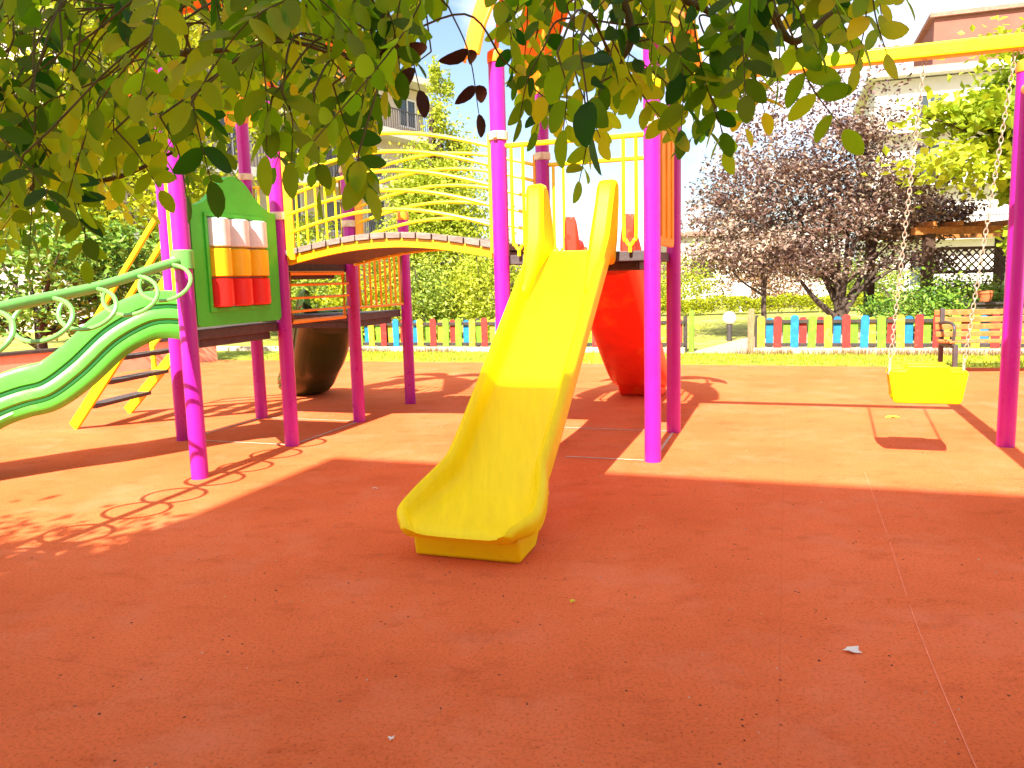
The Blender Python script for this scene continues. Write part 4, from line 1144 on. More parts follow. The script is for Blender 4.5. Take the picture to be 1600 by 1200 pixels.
# ------------------------------------------------------------------ locust tree overhead: trunk left behind the viewpoint, sprays hanging into the view
# every entry: start x,y,z, tip x,y,z, kind (0 normal, 1 dark old, 2 young small, 3 dried)
LEAF_STEMS = [
(-0.491,1.155,1.564,-0.598,1.111,1.457,0),(-0.222,0.932,1.641,-0.315,1.007,1.524,0),(-0.295,1.299,1.735,-0.332,1.228,1.585,0),(-0.336,0.892,1.688,-0.287,0.854,1.565,0),(-0.758,1.382,1.638,-0.76,1.477,1.55,0),(-0.214,0.865,1.669,-0.136,0.881,1.532,0),(-0.768,1.454,1.729,-0.737,1.376,1.522,0),(-0.321,1.336,1.862,-0.184,1.305,1.732,0),(-0.699,1.056,1.704,-0.629,0.988,1.538,0),(-0.375,0.882,1.555,-0.519,0.947,1.381,0),(-0.279,1.5,1.722,-0.292,1.495,1.537,0),(-0.661,1.039,1.6,-0.561,1.065,1.43,0),(-0.777,1.175,1.691,-0.705,1.147,1.528,0),(-0.569,1.465,1.933,-0.578,1.499,1.823,0),(-0.651,1.484,1.658,-0.83,1.572,1.465,0),(-0.833,1.318,1.645,-0.833,1.355,1.56,0),(-0.572,1.26,1.743,-0.657,1.224,1.651,0),(-0.678,0.968,1.545,-0.737,0.986,1.419,0),(-0.72,1.005,1.58,-0.752,0.928,1.414,0),(-0.984,1.39,1.565,-1.085,1.358,1.427,0),(-0.332,1.228,1.672,-0.231,1.201,1.482,0),(-0.755,1.078,1.732,-0.705,1.006,1.543,0),(-0.647,1.259,1.628,-0.81,1.354,1.499,0),(-0.439,1.16,1.629,-0.526,1.225,1.507,0),(-0.18,1.024,1.643,-0.165,1.053,1.535,0),(-0.459,1.068,1.586,-0.516,1.087,1.444,0),(-0.59,1.163,1.622,-0.468,1.123,1.475,0),(-0.37,1.39,1.594,-0.407,1.446,1.503,0),(-0.665,1.442,1.627,-0.643,1.373,1.51,0),(-0.826,1.231,1.731,-0.765,1.264,1.551,0),(-0.671,1.04,1.498,-0.734,1.065,1.363,0),(-0.437,0.878,1.66,-0.58,0.927,1.56,0),(-0.68,1.421,1.745,-0.709,1.509,1.651,0),(-0.36,1.093,1.722,-0.365,1.175,1.637,0),(-0.702,1.211,1.562,-0.797,1.214,1.391,0),(-0.439,1.276,1.817,-0.51,1.223,1.688,0),(-0.39,1.482,1.878,-0.349,1.429,1.728,0),(-0.562,1.067,1.601,-0.708,1.096,1.431,0),(-0.349,1.373,1.667,-0.344,1.421,1.533,0),(-0.762,1.107,1.701,-0.881,1.103,1.566,0),(-0.716,1.153,1.735,-0.806,1.229,1.655,0),(-0.527,0.949,1.657,-0.588,0.945,1.555,0),(-0.782,1.324,1.871,-0.841,1.304,1.78,0),(-0.816,1.483,1.672,-0.915,1.526,1.53,0),(-1.044,1.484,1.476,-1.08,1.494,1.395,0),(-0.768,1.493,1.899,-0.904,1.491,1.734,0),(-0.83,1.458,1.913,-0.832,1.409,1.817,0),(-0.747,1.115,1.777,-0.642,1.117,1.676,0),(-0.741,1.112,1.651,-0.936,1.196,1.525,0),(-0.722,1.239,1.838,-0.735,1.253,1.687,0),(-0.901,1.387,1.738,-1.065,1.451,1.615,0),(-0.7,1.053,1.662,-0.821,1.069,1.56,0),(-0.328,1.01,1.723,-0.392,0.984,1.623,0),(-0.515,1.275,1.658,-0.459,1.366,1.498,0),(-0.523,0.893,1.446,-0.62,0.946,1.36,0),(-0.819,1.212,1.774,-0.93,1.302,1.672,0),(-0.602,1.248,1.666,-0.66,1.265,1.584,0),(-0.931,1.387,1.612,-1.048,1.377,1.438,0),(-0.946,1.46,1.758,-0.825,1.447,1.599,0),(-0.436,0.917,1.683,-0.3,0.933,1.571,0),(-0.577,1.163,1.707,-0.671,1.176,1.579,0),(-0.631,1.082,1.623,-0.779,1.15,1.433,0),(-0.686,1.402,1.833,-0.562,1.31,1.663,0),(-0.334,0.857,1.619,-0.334,0.762,1.475,0),(-0.378,1.086,1.584,-0.416,1.003,1.462,0),(-0.652,1.093,1.647,-0.804,1.173,1.486,0),(-0.282,0.959,1.649,-0.452,1.025,1.515,0),(-0.698,1.421,1.677,-0.688,1.382,1.48,0),(-0.192,1.032,1.682,-0.34,1.045,1.578,0),(-0.773,1.242,1.544,-0.781,1.288,1.412,0),(-0.565,0.916,1.67,-0.605,0.836,1.527,0),(-0.273,1.472,1.885,-0.379,1.413,1.762,0),(-0.797,1.203,1.536,-0.848,1.202,1.388,0),(-0.451,1.069,1.748,-0.504,1.102,1.626,0),(-0.6,0.898,1.522,-0.479,0.875,1.387,0),(-0.632,1.085,1.576,-0.615,0.995,1.453,0),(-0.475,0.992,1.549,-0.691,1.083,1.411,0),(-0.891,1.297,1.667,-0.841,1.315,1.534,0),(-0.516,1.437,1.908,-0.662,1.419,1.741,0),(-0.415,1.43,1.731,-0.302,1.373,1.567,0),(-0.513,1.124,1.669,-0.452,1.058,1.556,0),(-0.997,1.448,1.834,-1.075,1.499,1.708,0),(-0.699,1.092,1.551,-0.524,1.01,1.362,0),(-0.472,0.922,1.565,-0.544,1.015,1.419,0),(-0.584,1.007,1.52,-0.526,1.003,1.403,0),(-0.565,2.076,1.929,-0.588,2.135,1.831,0),(-0.945,1.362,1.69,-0.971,1.321,1.582,0),(-0.33,1.795,1.855,-0.346,1.882,1.707,0),(-1.251,2.345,2.175,-1.113,2.334,2.043,0),(-1.149,2.213,1.819,-1.139,2.203,1.72,0),(-0.697,1.366,1.82,-0.581,1.321,1.709,0),(-1.053,1.495,1.503,-0.985,1.403,1.41,0),(-0.459,2.206,2.224,-0.45,2.251,2.136,0),(-1.398,2.052,1.823,-1.411,2.097,1.691,0),(-0.31,1.376,1.841,-0.235,1.336,1.703,0),(-0.259,1.538,1.86,-0.347,1.454,1.727,0),(-0.593,1.768,1.968,-0.725,1.805,1.84,0),(-0.335,1.792,1.988,-0.411,1.799,1.853,0),(-0.767,2.29,1.982,-0.685,2.249,1.802,0),(-1.34,2.005,1.545,-1.431,2.031,1.413,0),(-1.005,2.096,1.943,-1.137,2.14,1.866,0),(-1.183,1.752,1.862,-1.357,1.81,1.673,0),(-1.503,2.286,1.923,-1.601,2.299,1.828,0),(-0.929,1.413,1.613,-1.094,1.422,1.412,0),(-0.947,1.866,1.625,-0.846,1.928,1.474,0),(-0.981,2.309,2.071,-0.918,2.303,1.947,0),(-1.345,2.134,2.069,-1.258,2.055,1.884,0),(-1.453,2.397,2.272,-1.522,2.469,2.179,0),(-0.984,1.479,1.601,-1.013,1.39,1.451,0),(-0.574,2.093,1.988,-0.561,2.09,1.865,0),(-1.248,2.261,1.993,-1.127,2.245,1.857,0),(-1.151,1.756,1.601,-1.023,1.656,1.394,0),(-0.539,2.338,1.796,-0.578,2.373,1.647,0),(-0.582,1.347,1.83,-0.717,1.418,1.675,0),(-0.532,1.562,1.782,-0.481,1.517,1.637,0),(-0.837,1.637,1.608,-0.788,1.674,1.456,0),(-0.311,1.368,1.826,-0.442,1.421,1.76,0),(-0.732,2.088,2.194,-0.606,2.028,1.972,0),(-0.903,1.373,1.701,-0.948,1.273,1.575,0),(-0.524,1.772,1.852,-0.648,1.85,1.714,0),(-1.003,2.058,1.827,-1.03,2.049,1.738,0),(-1.126,2.309,1.699,-1.113,2.352,1.502,0),(-0.934,1.788,1.904,-0.873,1.726,1.752,0),(-0.934,1.887,2.055,-0.879,1.816,1.888,0),(-1.022,1.617,1.734,-1.124,1.627,1.662,0),(-0.664,1.796,1.754,-0.782,1.784,1.594,0),(-1.247,2.205,1.528,-1.334,2.149,1.398,0),(-1.38,2.032,1.583,-1.474,2.103,1.455,0),(-0.688,2.157,2.152,-0.699,2.185,2.069,0),(-1.613,2.308,1.838,-1.59,2.238,1.682,0),(-1.108,1.606,1.563,-1.133,1.524,1.435,0),(-0.876,1.633,1.956,-0.9,1.55,1.73,0),(-0.544,1.677,1.78,-0.639,1.642,1.63,0),(-0.428,2.055,2.148,-0.496,2.008,2.018,0),(-1.151,2.204,1.806,-1.063,2.194,1.655,0),(-0.981,2.023,1.84,-1.145,2.098,1.716,0),(-0.612,1.637,1.682,-0.728,1.683,1.563,0),(-0.654,1.989,2.143,-0.661,1.956,2.034,0),(-0.812,1.495,1.572,-0.923,1.469,1.4,0),(-0.43,1.443,1.718,-0.503,1.426,1.591,0),(-1.348,2.325,1.737,-1.375,2.316,1.592,0),(-0.404,1.615,1.653,-0.473,1.631,1.547,0),(-0.492,1.854,1.927,-0.537,1.786,1.738,0),(-0.988,2.328,2.086,-0.966,2.272,1.99,0),(-1.414,2.388,1.91,-1.536,2.326,1.777,0),(-1.334,2.383,2.287,-1.478,2.431,2.15,0),(-0.607,2.312,2.118,-0.694,2.225,1.959,0),(-0.629,1.493,1.947,-0.737,1.563,1.793,0),(-0.41,2.102,1.817,-0.445,2.059,1.649,0),(-0.594,1.34,1.826,-0.693,1.314,1.718,0),(-0.568,2.353,1.739,-0.545,2.331,1.609,0),(-0.744,1.31,1.874,-0.777,1.251,1.738,0),(-1.156,2.031,1.588,-1.216,1.955,1.4,0),(-0.577,1.951,1.847,-0.483,1.989,1.688,0),(-0.629,1.387,1.621,-0.723,1.356,1.481,0),(-0.422,1.823,1.909,-0.421,1.854,1.77,0),(-0.744,1.643,1.646,-0.711,1.633,1.543,0),(-0.895,1.624,1.911,-0.883,1.54,1.755,0),(-0.584,1.687,2.022,-0.707,1.766,1.925,0),(-0.791,1.786,1.758,-0.913,1.83,1.632,0),(-1,1.856,1.588,-1.071,1.878,1.426,0),(-1.383,1.976,1.556,-1.488,1.98,1.406,0),(-0.629,1.843,1.76,-0.754,1.807,1.581,0),(-0.736,2.193,1.846,-0.636,2.159,1.716,0),(-1.112,1.585,1.927,-1.259,1.639,1.835,0),(-1.328,2.336,2.054,-1.265,2.26,1.907,0),(-1.225,1.876,1.516,-1.379,1.929,1.396,0),(-1.191,2.192,1.849,-1.08,2.122,1.7,0),(-1.261,2.386,2.27,-1.291,2.377,2.129,0),(-0.722,1.641,1.831,-0.635,1.626,1.683,0),(-1.012,2.039,2.072,-1.143,2.02,1.963,0),(-0.677,1.311,1.752,-0.715,1.253,1.592,0),(-1.48,2.238,2.214,-1.364,2.196,2.059,0),(-0.652,1.768,1.945,-0.749,1.773,1.832,0),(-1.027,1.682,1.89,-1.007,1.636,1.76,0),(-1.407,2.268,1.604,-1.359,2.264,1.477,0),(-1.25,2.094,2.038,-1.423,2.185,1.973,0),(-1.114,2.345,2.069,-1.024,2.279,1.922,0),(-1.574,2.273,1.881,-1.67,2.244,1.697,0),(-0.601,1.628,1.73,-0.613,1.622,1.589,0),(-1.315,2.169,1.888,-1.458,2.206,1.789,0),(-1.134,1.662,2.022,-1.097,1.649,1.908,0),(-0.629,2.043,2.046,-0.481,2.06,1.916,0),(-0.42,2.008,1.757,-0.384,2.075,1.668,0),(-0.468,1.616,1.838,-0.579,1.712,1.734,0),(-0.809,2.023,1.716,-0.85,1.945,1.601,0),(-0.82,1.846,1.851,-0.731,1.771,1.694,0),(-0.677,2.351,1.915,-0.64,2.274,1.751,0),(-0.729,1.444,1.858,-0.673,1.497,1.698,0),(-0.474,1.726,1.933,-0.432,1.68,1.793,0),(-0.798,2.104,1.999,-0.891,2.126,1.871,0),(-1.005,2.301,1.752,-0.959,2.254,1.604,0),(-1.401,2.051,2.069,-1.478,2.082,1.937,0),(-0.97,1.839,1.846,-0.899,1.824,1.665,0),(-0.388,2.188,2.007,-0.365,2.286,1.88,0),(-1.103,1.673,1.566,-1.186,1.602,1.4,0),(-0.317,1.592,1.672,-0.438,1.684,1.52,0),(-1.192,1.95,1.653,-1.292,1.925,1.568,0),(-1.08,1.583,1.637,-1.057,1.599,1.512,0),(-0.735,1.88,1.702,-0.699,1.799,1.501,0),(-0.326,1.425,1.912,-0.218,1.497,1.765,0),(-1.387,2.071,1.557,-1.316,2.025,1.419,0),(-0.754,1.701,1.911,-0.586,1.636,1.681,0),(-0.755,1.517,1.67,-0.719,1.535,1.536,0),(-0.614,1.525,1.737,-0.554,1.608,1.657,0),(-1.034,1.588,1.799,-0.963,1.655,1.694,0),(-1.454,2.374,1.93,-1.548,2.341,1.796,0),(-0.61,1.482,1.794,-0.659,1.405,1.659,0),(-0.732,1.783,1.917,-0.707,1.854,1.841,0),(-1.438,2.078,1.996,-1.487,2.095,1.879,0),(-0.515,1.963,1.865,-0.533,1.973,1.652,0),(-0.657,1.958,1.839,-0.583,2.057,1.691,0),(-1.576,2.346,2.016,-1.486,2.297,1.889,0),(-0.89,1.411,1.842,-0.802,1.344,1.722,0),(-0.479,1.982,1.734,-0.407,2.028,1.607,0),(-0.795,1.594,1.742,-0.722,1.654,1.621,0),(-1.204,1.994,1.706,-1.12,1.944,1.6,0),(-1.048,1.679,1.773,-1.24,1.752,1.638,0),(-1.15,2.289,1.773,-1.15,2.297,1.654,0),(-0.617,1.562,1.82,-0.647,1.588,1.689,0),(-0.932,2.266,1.837,-0.877,2.216,1.714,0),(-0.741,2.315,2.114,-0.734,2.262,1.987,0),(-1.018,1.494,1.876,-0.917,1.433,1.706,0),(-0.64,1.956,2.067,-0.649,1.887,1.868,0),(-0.728,2.388,2.004,-0.699,2.388,1.808,0),(-0.669,1.416,1.663,-0.799,1.472,1.496,0),(-0.91,2.099,1.912,-0.927,2.092,1.791,0),(-1.538,2.359,1.688,-1.5,2.436,1.545,0),(-0.83,2.334,2.018,-0.872,2.406,1.924,0),(-0.971,2.384,1.88,-1.078,2.477,1.768,0),(-0.676,2.067,1.787,-0.711,2.042,1.646,0),(-0.518,2.159,2.028,-0.59,2.084,1.892,0),(-1.067,2.262,2.077,-0.933,2.211,1.859,0),(-1.033,1.636,1.884,-1.028,1.565,1.758,0),(-0.462,2.136,1.922,-0.429,2.176,1.783,0),(-1.336,2.128,1.921,-1.203,2.084,1.814,0),(-0.346,1.64,1.916,-0.449,1.608,1.814,0),(-0.728,2.099,1.856,-0.742,2.007,1.709,0),(-1.528,2.347,2.147,-1.49,2.397,2.008,0),(-0.508,2.127,2.083,-0.618,2.19,1.975,0),(-0.475,1.633,1.858,-0.478,1.559,1.674,0),(-0.327,2.338,2.157,-0.421,2.272,1.986,0),(-0.541,2.317,1.929,-0.535,2.242,1.732,0),(-0.797,1.971,2.009,-0.87,1.976,1.822,0),(-1.275,2.098,1.804,-1.42,2.188,1.694,0),(-0.367,1.554,1.768,-0.538,1.583,1.649,0),(-0.758,2.08,2.092,-0.748,2.137,1.962,0),(-1.359,1.919,1.945,-1.337,1.834,1.816,0),(-0.943,2.353,1.756,-0.837,2.338,1.585,0),(-0.283,1.732,1.963,-0.181,1.7,1.773,0),(-0.598,2.064,1.832,-0.606,2.145,1.756,0),(-1.322,2.352,1.638,-1.443,2.321,1.473,0),(-1.232,1.818,1.782,-1.287,1.785,1.675,0),(-0.217,1.437,1.896,-0.13,1.361,1.768,0),(-1.226,1.772,1.69,-1.414,1.814,1.575,0),(-0.099,1.213,1.723,-0.184,1.167,1.563,0),(-0.15,0.927,1.69,-0.196,0.929,1.528,0),(-0.147,0.918,1.691,-0.271,0.971,1.578,0),(-0.111,1.287,1.648,-0.203,1.215,1.509,0),(-0.264,1.276,1.793,-0.165,1.223,1.678,0),(-0.201,1.245,1.621,-0.23,1.305,1.493,0),(-0.387,1.352,1.687,-0.476,1.321,1.578,0),(-0.21,1.17,1.733,-0.275,1.264,1.596,0),(-0.182,0.816,1.582,-0.297,0.784,1.471,0),(-0.037,1.072,1.746,-0.141,1.029,1.568,0),(-0.148,1.023,1.665,-0.181,1.004,1.55,0),(-0.219,1.295,1.787,-0.166,1.272,1.657,0),(-0.352,1.264,1.593,-0.29,1.233,1.492,0),(-0.244,1.332,1.817,-0.331,1.415,1.7,0),(-0.218,1.197,1.789,-0.26,1.109,1.614,0),(-0.049,0.849,1.649,-0.182,0.782,1.433,0),(-0.228,0.981,1.714,-0.224,0.895,1.554,0),(-0.158,0.971,1.646,-0.156,0.902,1.486,0),(-0.096,1.113,1.74,-0.145,1.073,1.64,0),(-0.074,1.176,1.754,-0.138,1.116,1.591,0),(-0.288,1.219,1.779,-0.416,1.302,1.664,0),(-0.178,1.342,1.685,-0.31,1.402,1.571,0),(-0.187,1.286,1.575,-0.28,1.337,1.471,0),(-0.202,1.326,1.686,-0.248,1.282,1.534,0),(-0.23,0.818,1.615,-0.129,0.861,1.514,0),(-0.265,0.928,1.667,-0.165,0.878,1.548,0),(0.122,0.923,1.648,0.098,0.892,1.478,0),(0.277,1.181,1.783,0.384,1.196,1.641,0),(0.412,1.332,1.843,0.541,1.381,1.735,0),(0.326,0.953,1.647,0.22,1.007,1.528,0),(0.296,1.152,1.742,0.259,1.153,1.626,0),(0.417,1.057,1.737,0.314,1.071,1.569,0),(0.206,1.11,1.731,0.162,1.138,1.561,0),(0.481,1.148,1.763,0.47,1.235,1.668,0),(0.447,1.215,1.769,0.441,1.211,1.676,0),(0,0.998,1.558,0.112,1.064,1.483,0),(0.441,1.189,1.773,0.494,1.229,1.656,0),(0.27,1.018,1.647,0.269,0.925,1.495,0),(0.213,1.011,1.606,0.249,1.097,1.53,0),(0.366,1.167,1.779,0.46,1.119,1.609,0),(0.179,1.294,1.647,0.132,1.277,1.5,0),(0.058,1.317,1.836,0.102,1.223,1.598,0),(0.263,1.319,1.808,0.253,1.259,1.646,0),(0.291,1.266,1.654,0.155,1.304,1.543,0),(0.337,1.316,1.682,0.342,1.254,1.575,0),(0.49,1.353,1.806,0.394,1.356,1.709,0),(0.531,1.301,1.8,0.508,1.319,1.659,0),(0.378,1.307,1.637,0.322,1.258,1.546,0),(0.415,1.213,1.768,0.417,1.121,1.619,0),(0.066,0.994,1.713,0.181,1.045,1.625,0),(0.119,1.193,1.772,-0.003,1.117,1.631,0),(0.493,1.336,1.785,0.564,1.421,1.67,0),(0.174,1.097,1.719,0.137,1.169,1.564,0),(0.341,1.269,1.76,0.488,1.351,1.677,0),(0.484,1.168,1.748,0.495,1.095,1.627,0),(0.375,1.399,1.878,0.328,1.394,1.752,0),(0.34,1.084,1.65,0.23,1.104,1.496,0),(0.072,0.997,1.697,0.17,0.995,1.572,0),(0.274,0.9,1.671,0.257,0.874,1.556,0),(0.038,1.204,1.711,0.026,1.282,1.583,0),(0.455,1.311,1.78,0.459,1.257,1.642,0),(0.392,1.17,1.736,0.425,1.072,1.607,0),(0.299,1.119,1.694,0.311,1.152,1.555,0),(0.438,1.044,1.728,0.344,1.011,1.618,0),(0.212,0.985,1.545,0.283,1.058,1.457,0),(0.066,1.351,1.817,0.127,1.376,1.724,0),(0.076,1.258,1.763,0.063,1.318,1.652,0),(0.249,1.095,1.703,0.195,1.052,1.562,0),(0.43,1.097,1.745,0.43,1.023,1.565,0),(0.154,1.29,1.785,0.052,1.224,1.67,0),(0.05,1.299,1.662,0.096,1.274,1.531,0),(0.038,1.161,1.711,0.014,1.258,1.592,0),(0.092,1.05,1.61,0.196,0.955,1.46,0),(0.508,1.397,1.702,0.415,1.309,1.587,0),(0.23,1.245,1.778,0.13,1.288,1.675,0),(0.304,1.373,1.851,0.195,1.398,1.705,0),(0.089,1.312,1.672,0.052,1.303,1.542,0),(0.161,1.131,1.603,0.277,1.12,1.489,0),(0.406,1.39,1.753,0.394,1.341,1.622,0),(0.089,1.02,1.635,0.108,0.939,1.455,0),(0.272,1.389,1.86,0.192,1.475,1.757,0),(0.294,1.369,1.796,0.372,1.33,1.68,0),(0.139,0.98,1.709,0.17,0.961,1.542,0),(0.12,1.343,1.745,0.175,1.36,1.585,0),(0.122,0.946,1.566,0.204,1.023,1.47,0),(0.16,1.148,1.693,0.043,1.167,1.504,0),(0.442,1.375,1.826,0.538,1.313,1.703,0),(0.239,1.125,1.772,0.217,1.097,1.665,0),(0.378,1.24,1.794,0.5,1.315,1.683,0),(0.134,1.185,1.755,0.142,1.238,1.686,0),(0.401,1.269,1.7,0.305,1.203,1.548,0),(0.094,1.299,1.759,0.036,1.336,1.641,0),(0.367,0.959,1.695,0.27,0.941,1.578,0),(0.227,0.919,1.645,0.195,0.921,1.539,0),(0.43,1.344,1.613,0.302,1.408,1.514,0),(0.5,1.349,1.802,0.496,1.249,1.646,0),(0.096,1,1.521,0.089,1,1.415,0),(0.049,1,1.573,0.018,1,1.491,0),(0.073,0.8,1.518,0.084,0.8,1.437,1),(0.055,0.85,1.526,0.06,0.85,1.45,1),(0.229,1,1.591,0.264,1,1.468,0),(0.192,0.95,1.563,0.203,0.95,1.464,1),(0.307,1.1,1.608,0.346,1.1,1.509,2),(0.294,1.15,1.589,0.335,1.15,1.498,2),(0.327,0.95,1.569,0.39,0.95,1.459,1),(0.409,0.95,1.622,0.403,0.95,1.531,0),(0.417,0.95,1.615,0.437,0.95,1.542,0),(0.322,0.95,1.611,0.358,0.95,1.549,0),(0.293,0.95,1.611,0.313,0.95,1.514,0),(-0.207,0.9,1.506,-0.206,0.9,1.401,1),(-0.239,1.3,1.612,-0.221,1.3,1.503,2),(-0.206,1,1.536,-0.173,1,1.422,0),(-0.228,0.85,1.495,-0.222,0.85,1.425,1),(-0.238,0.85,1.489,-0.248,0.85,1.432,1),(-0.102,0.95,1.666,-0.134,0.95,1.515,0),(-0.14,0.95,1.62,-0.118,0.95,1.536,0),(-0.569,1,1.493,-0.592,1,1.344,0),(-0.559,1.05,1.438,-0.548,1.05,1.336,0),(-0.472,1,1.49,-0.424,1,1.417,0),(-0.339,0.9,1.503,-0.325,0.9,1.414,1),(-0.396,0.95,1.494,-0.373,0.95,1.407,1),(-0.252,0.85,1.613,-0.243,0.85,1.464,1),(-0.018,1.1,1.745,0.012,1.1,1.61,0),(-0.162,0.9,1.437,-0.153,0.9,1.403,1),(0.464,1,1.653,0.48,1,1.616,0),(-0.068,1,1.727,-0.102,1,1.621,0),(-0.067,1.05,1.637,-0.033,1.05,1.507,3),(-0.119,1,1.586,-0.102,1,1.527,3),]

LT = thing('locust_tree', Vector((-2.7, -0.8, 0)), 'locust tree with hanging sprays of oval leaflets overhead at the top of the view', 'tree')
tb = Vector((-2.7, -0.8, 0))
mb = MB()
tp = bez([tb - UP * 0.1, tb + Vector((0.05, 0.05, 1.0)), tb + Vector((0.15, 0.25, 2.0)), tb + Vector((0.2, 0.35, 3.2))], 6)
mb.tube(tp, [0.16 - 0.06 * i / (len(tp) - 1) for i in range(len(tp))], 14)
trunk = mb.build('trunk', M['bark'], LT, smooth=60)
LIMBS = [
    [tb + Vector((0.12, 0.2, 1.9)), (-1.9, 0.2, 2.25), (-1.0, 0.95, 2.2), (-0.2, 1.1, 2.06), (0.45, 1.05, 1.98), (1.1, 1.1, 1.93)],
    [tb + Vector((0.15, 0.3, 2.2)), (-2.2, 0.6, 2.5), (-1.5, 1.5, 2.45), (-0.7, 2.0, 2.3), (0.0, 2.2, 2.25)],
    [(-1.9, 0.2, 2.25), (-1.5, 0.9, 1.95), (-0.953, 1.5, 1.683), (-0.87, 1.5, 1.592), (-0.842, 1.5, 1.529), (-0.877, 1.5, 1.478), (-0.91, 1.5, 1.445)],
    [(-1.5, 0.9, 1.95), (-1.1, 1.25, 1.66), (-0.902, 1.4, 1.543), (-0.798, 1.4, 1.503), (-0.74, 1.4, 1.481), (-0.657, 1.4, 1.489), (-0.567, 1.4, 1.526)],
    [(-1.0, 0.95, 2.2), (-0.7, 1.1, 1.85), (-0.491, 1.2, 1.652), (-0.447, 1.2, 1.634), (-0.364, 1.2, 1.636)],
    [(-0.2, 1.1, 2.06), (-0.123, 1.0, 1.73), (-0.142, 1.0, 1.60), (-0.14, 1.0, 1.55)],
    [(0.1, 1.08, 2.02), (0.18, 1.05, 1.75), (0.22, 1.05, 1.65), (0.26, 1.05, 1.622), (0.301, 1.05, 1.59)],
    [(0.0, 1.08, 2.03), (0.10, 1.0, 1.72), (0.153, 1.0, 1.594), (0.133, 1.0, 1.543)],
    [(0.3, 1.06, 2.0), (0.301, 1.0, 1.70), (0.34, 1.0, 1.575), (0.393, 1.0, 1.603)],
    [tb + Vector((0.2, 0.35, 3.1)), (-3.2, -1.0, 3.5), (-3.6, -1.6, 3.7)],
    [tb + Vector((0.2, 0.35, 3.0)), (-3.2, -0.6, 3.6), (-4.0, -0.2, 3.8)],
    [tb + Vector((0.2, 0.35, 3.1)), (-2.4, -0.8, 3.6), (-2.5, -1.4, 3.8)]]
nodes = []
for i, L_ in enumerate(LIMBS):
    q = bez(L_, 7)
    big = 0.035 if i < 2 or i > 8 else 0.008
    k = MB(); k.tube(q, [big * (1 - 0.8 * j / (len(q) - 1)) + 0.0012 for j in range(len(q))], 8)
    k.build('limb', M['bark'] if big > 0.01 else M['twig'], trunk, smooth=60)
    nodes += q
rng = random.Random(77)
lv, lf, lr = [], [], []
dv, df, dr = [], [], []
tw = MB()
PROF = [(0.0, 0.0), (0.10, 0.52), (0.30, 0.92), (0.52, 1.0), (0.76, 0.80), (0.93, 0.38), (1.0, 0.0)]
def leaflet(V_, F_, R_, base, ax, nrm, L, wd, r, curl=0.10):
    ax = ax.normalized(); nrm = (nrm - ax * nrm.dot(ax))
    if nrm.length < 1e-4: nrm = Vector((0, 0, 1)) - ax * ax.z
    nrm.normalize(); sd = ax.cross(nrm)
    o = len(V_)
    mid, le, ri = [], [], []
    for (t, w) in PROF:
        c = base + ax * L * t - nrm * (curl * L * t * t)
        mid.append(c)
        if 0 < w:
            le.append(c + sd * w * wd / 2 + nrm * 0.10 * w * wd); ri.append(c - sd * w * wd / 2 + nrm * 0.10 * w * wd)
    V_.extend([tuple(p) for p in mid]); nm = len(mid)
    V_.extend([tuple(p) for p in le]); V_.extend([tuple(p) for p in ri]); nl = len(le)
    L0, R0 = o + nm, o + nm + nl
    F_.append((o, o + 1, L0)); R_.append(r)
    F_.append((o, R0, o + 1)); R_.append(r)
    for i in range(nl - 1):
        F_.append((o + 1 + i, o + 2 + i, L0 + i + 1, L0 + i)); R_.append(r)
        F_.append((R0 + i, R0 + i + 1, o + 2 + i, o + 1 + i)); R_.append(r)
    F_.append((o + nl, o + nm - 1, L0 + nl - 1)); R_.append(r)
    F_.append((R0 + nl - 1, o + nm - 1, o + nl)); R_.append(r)

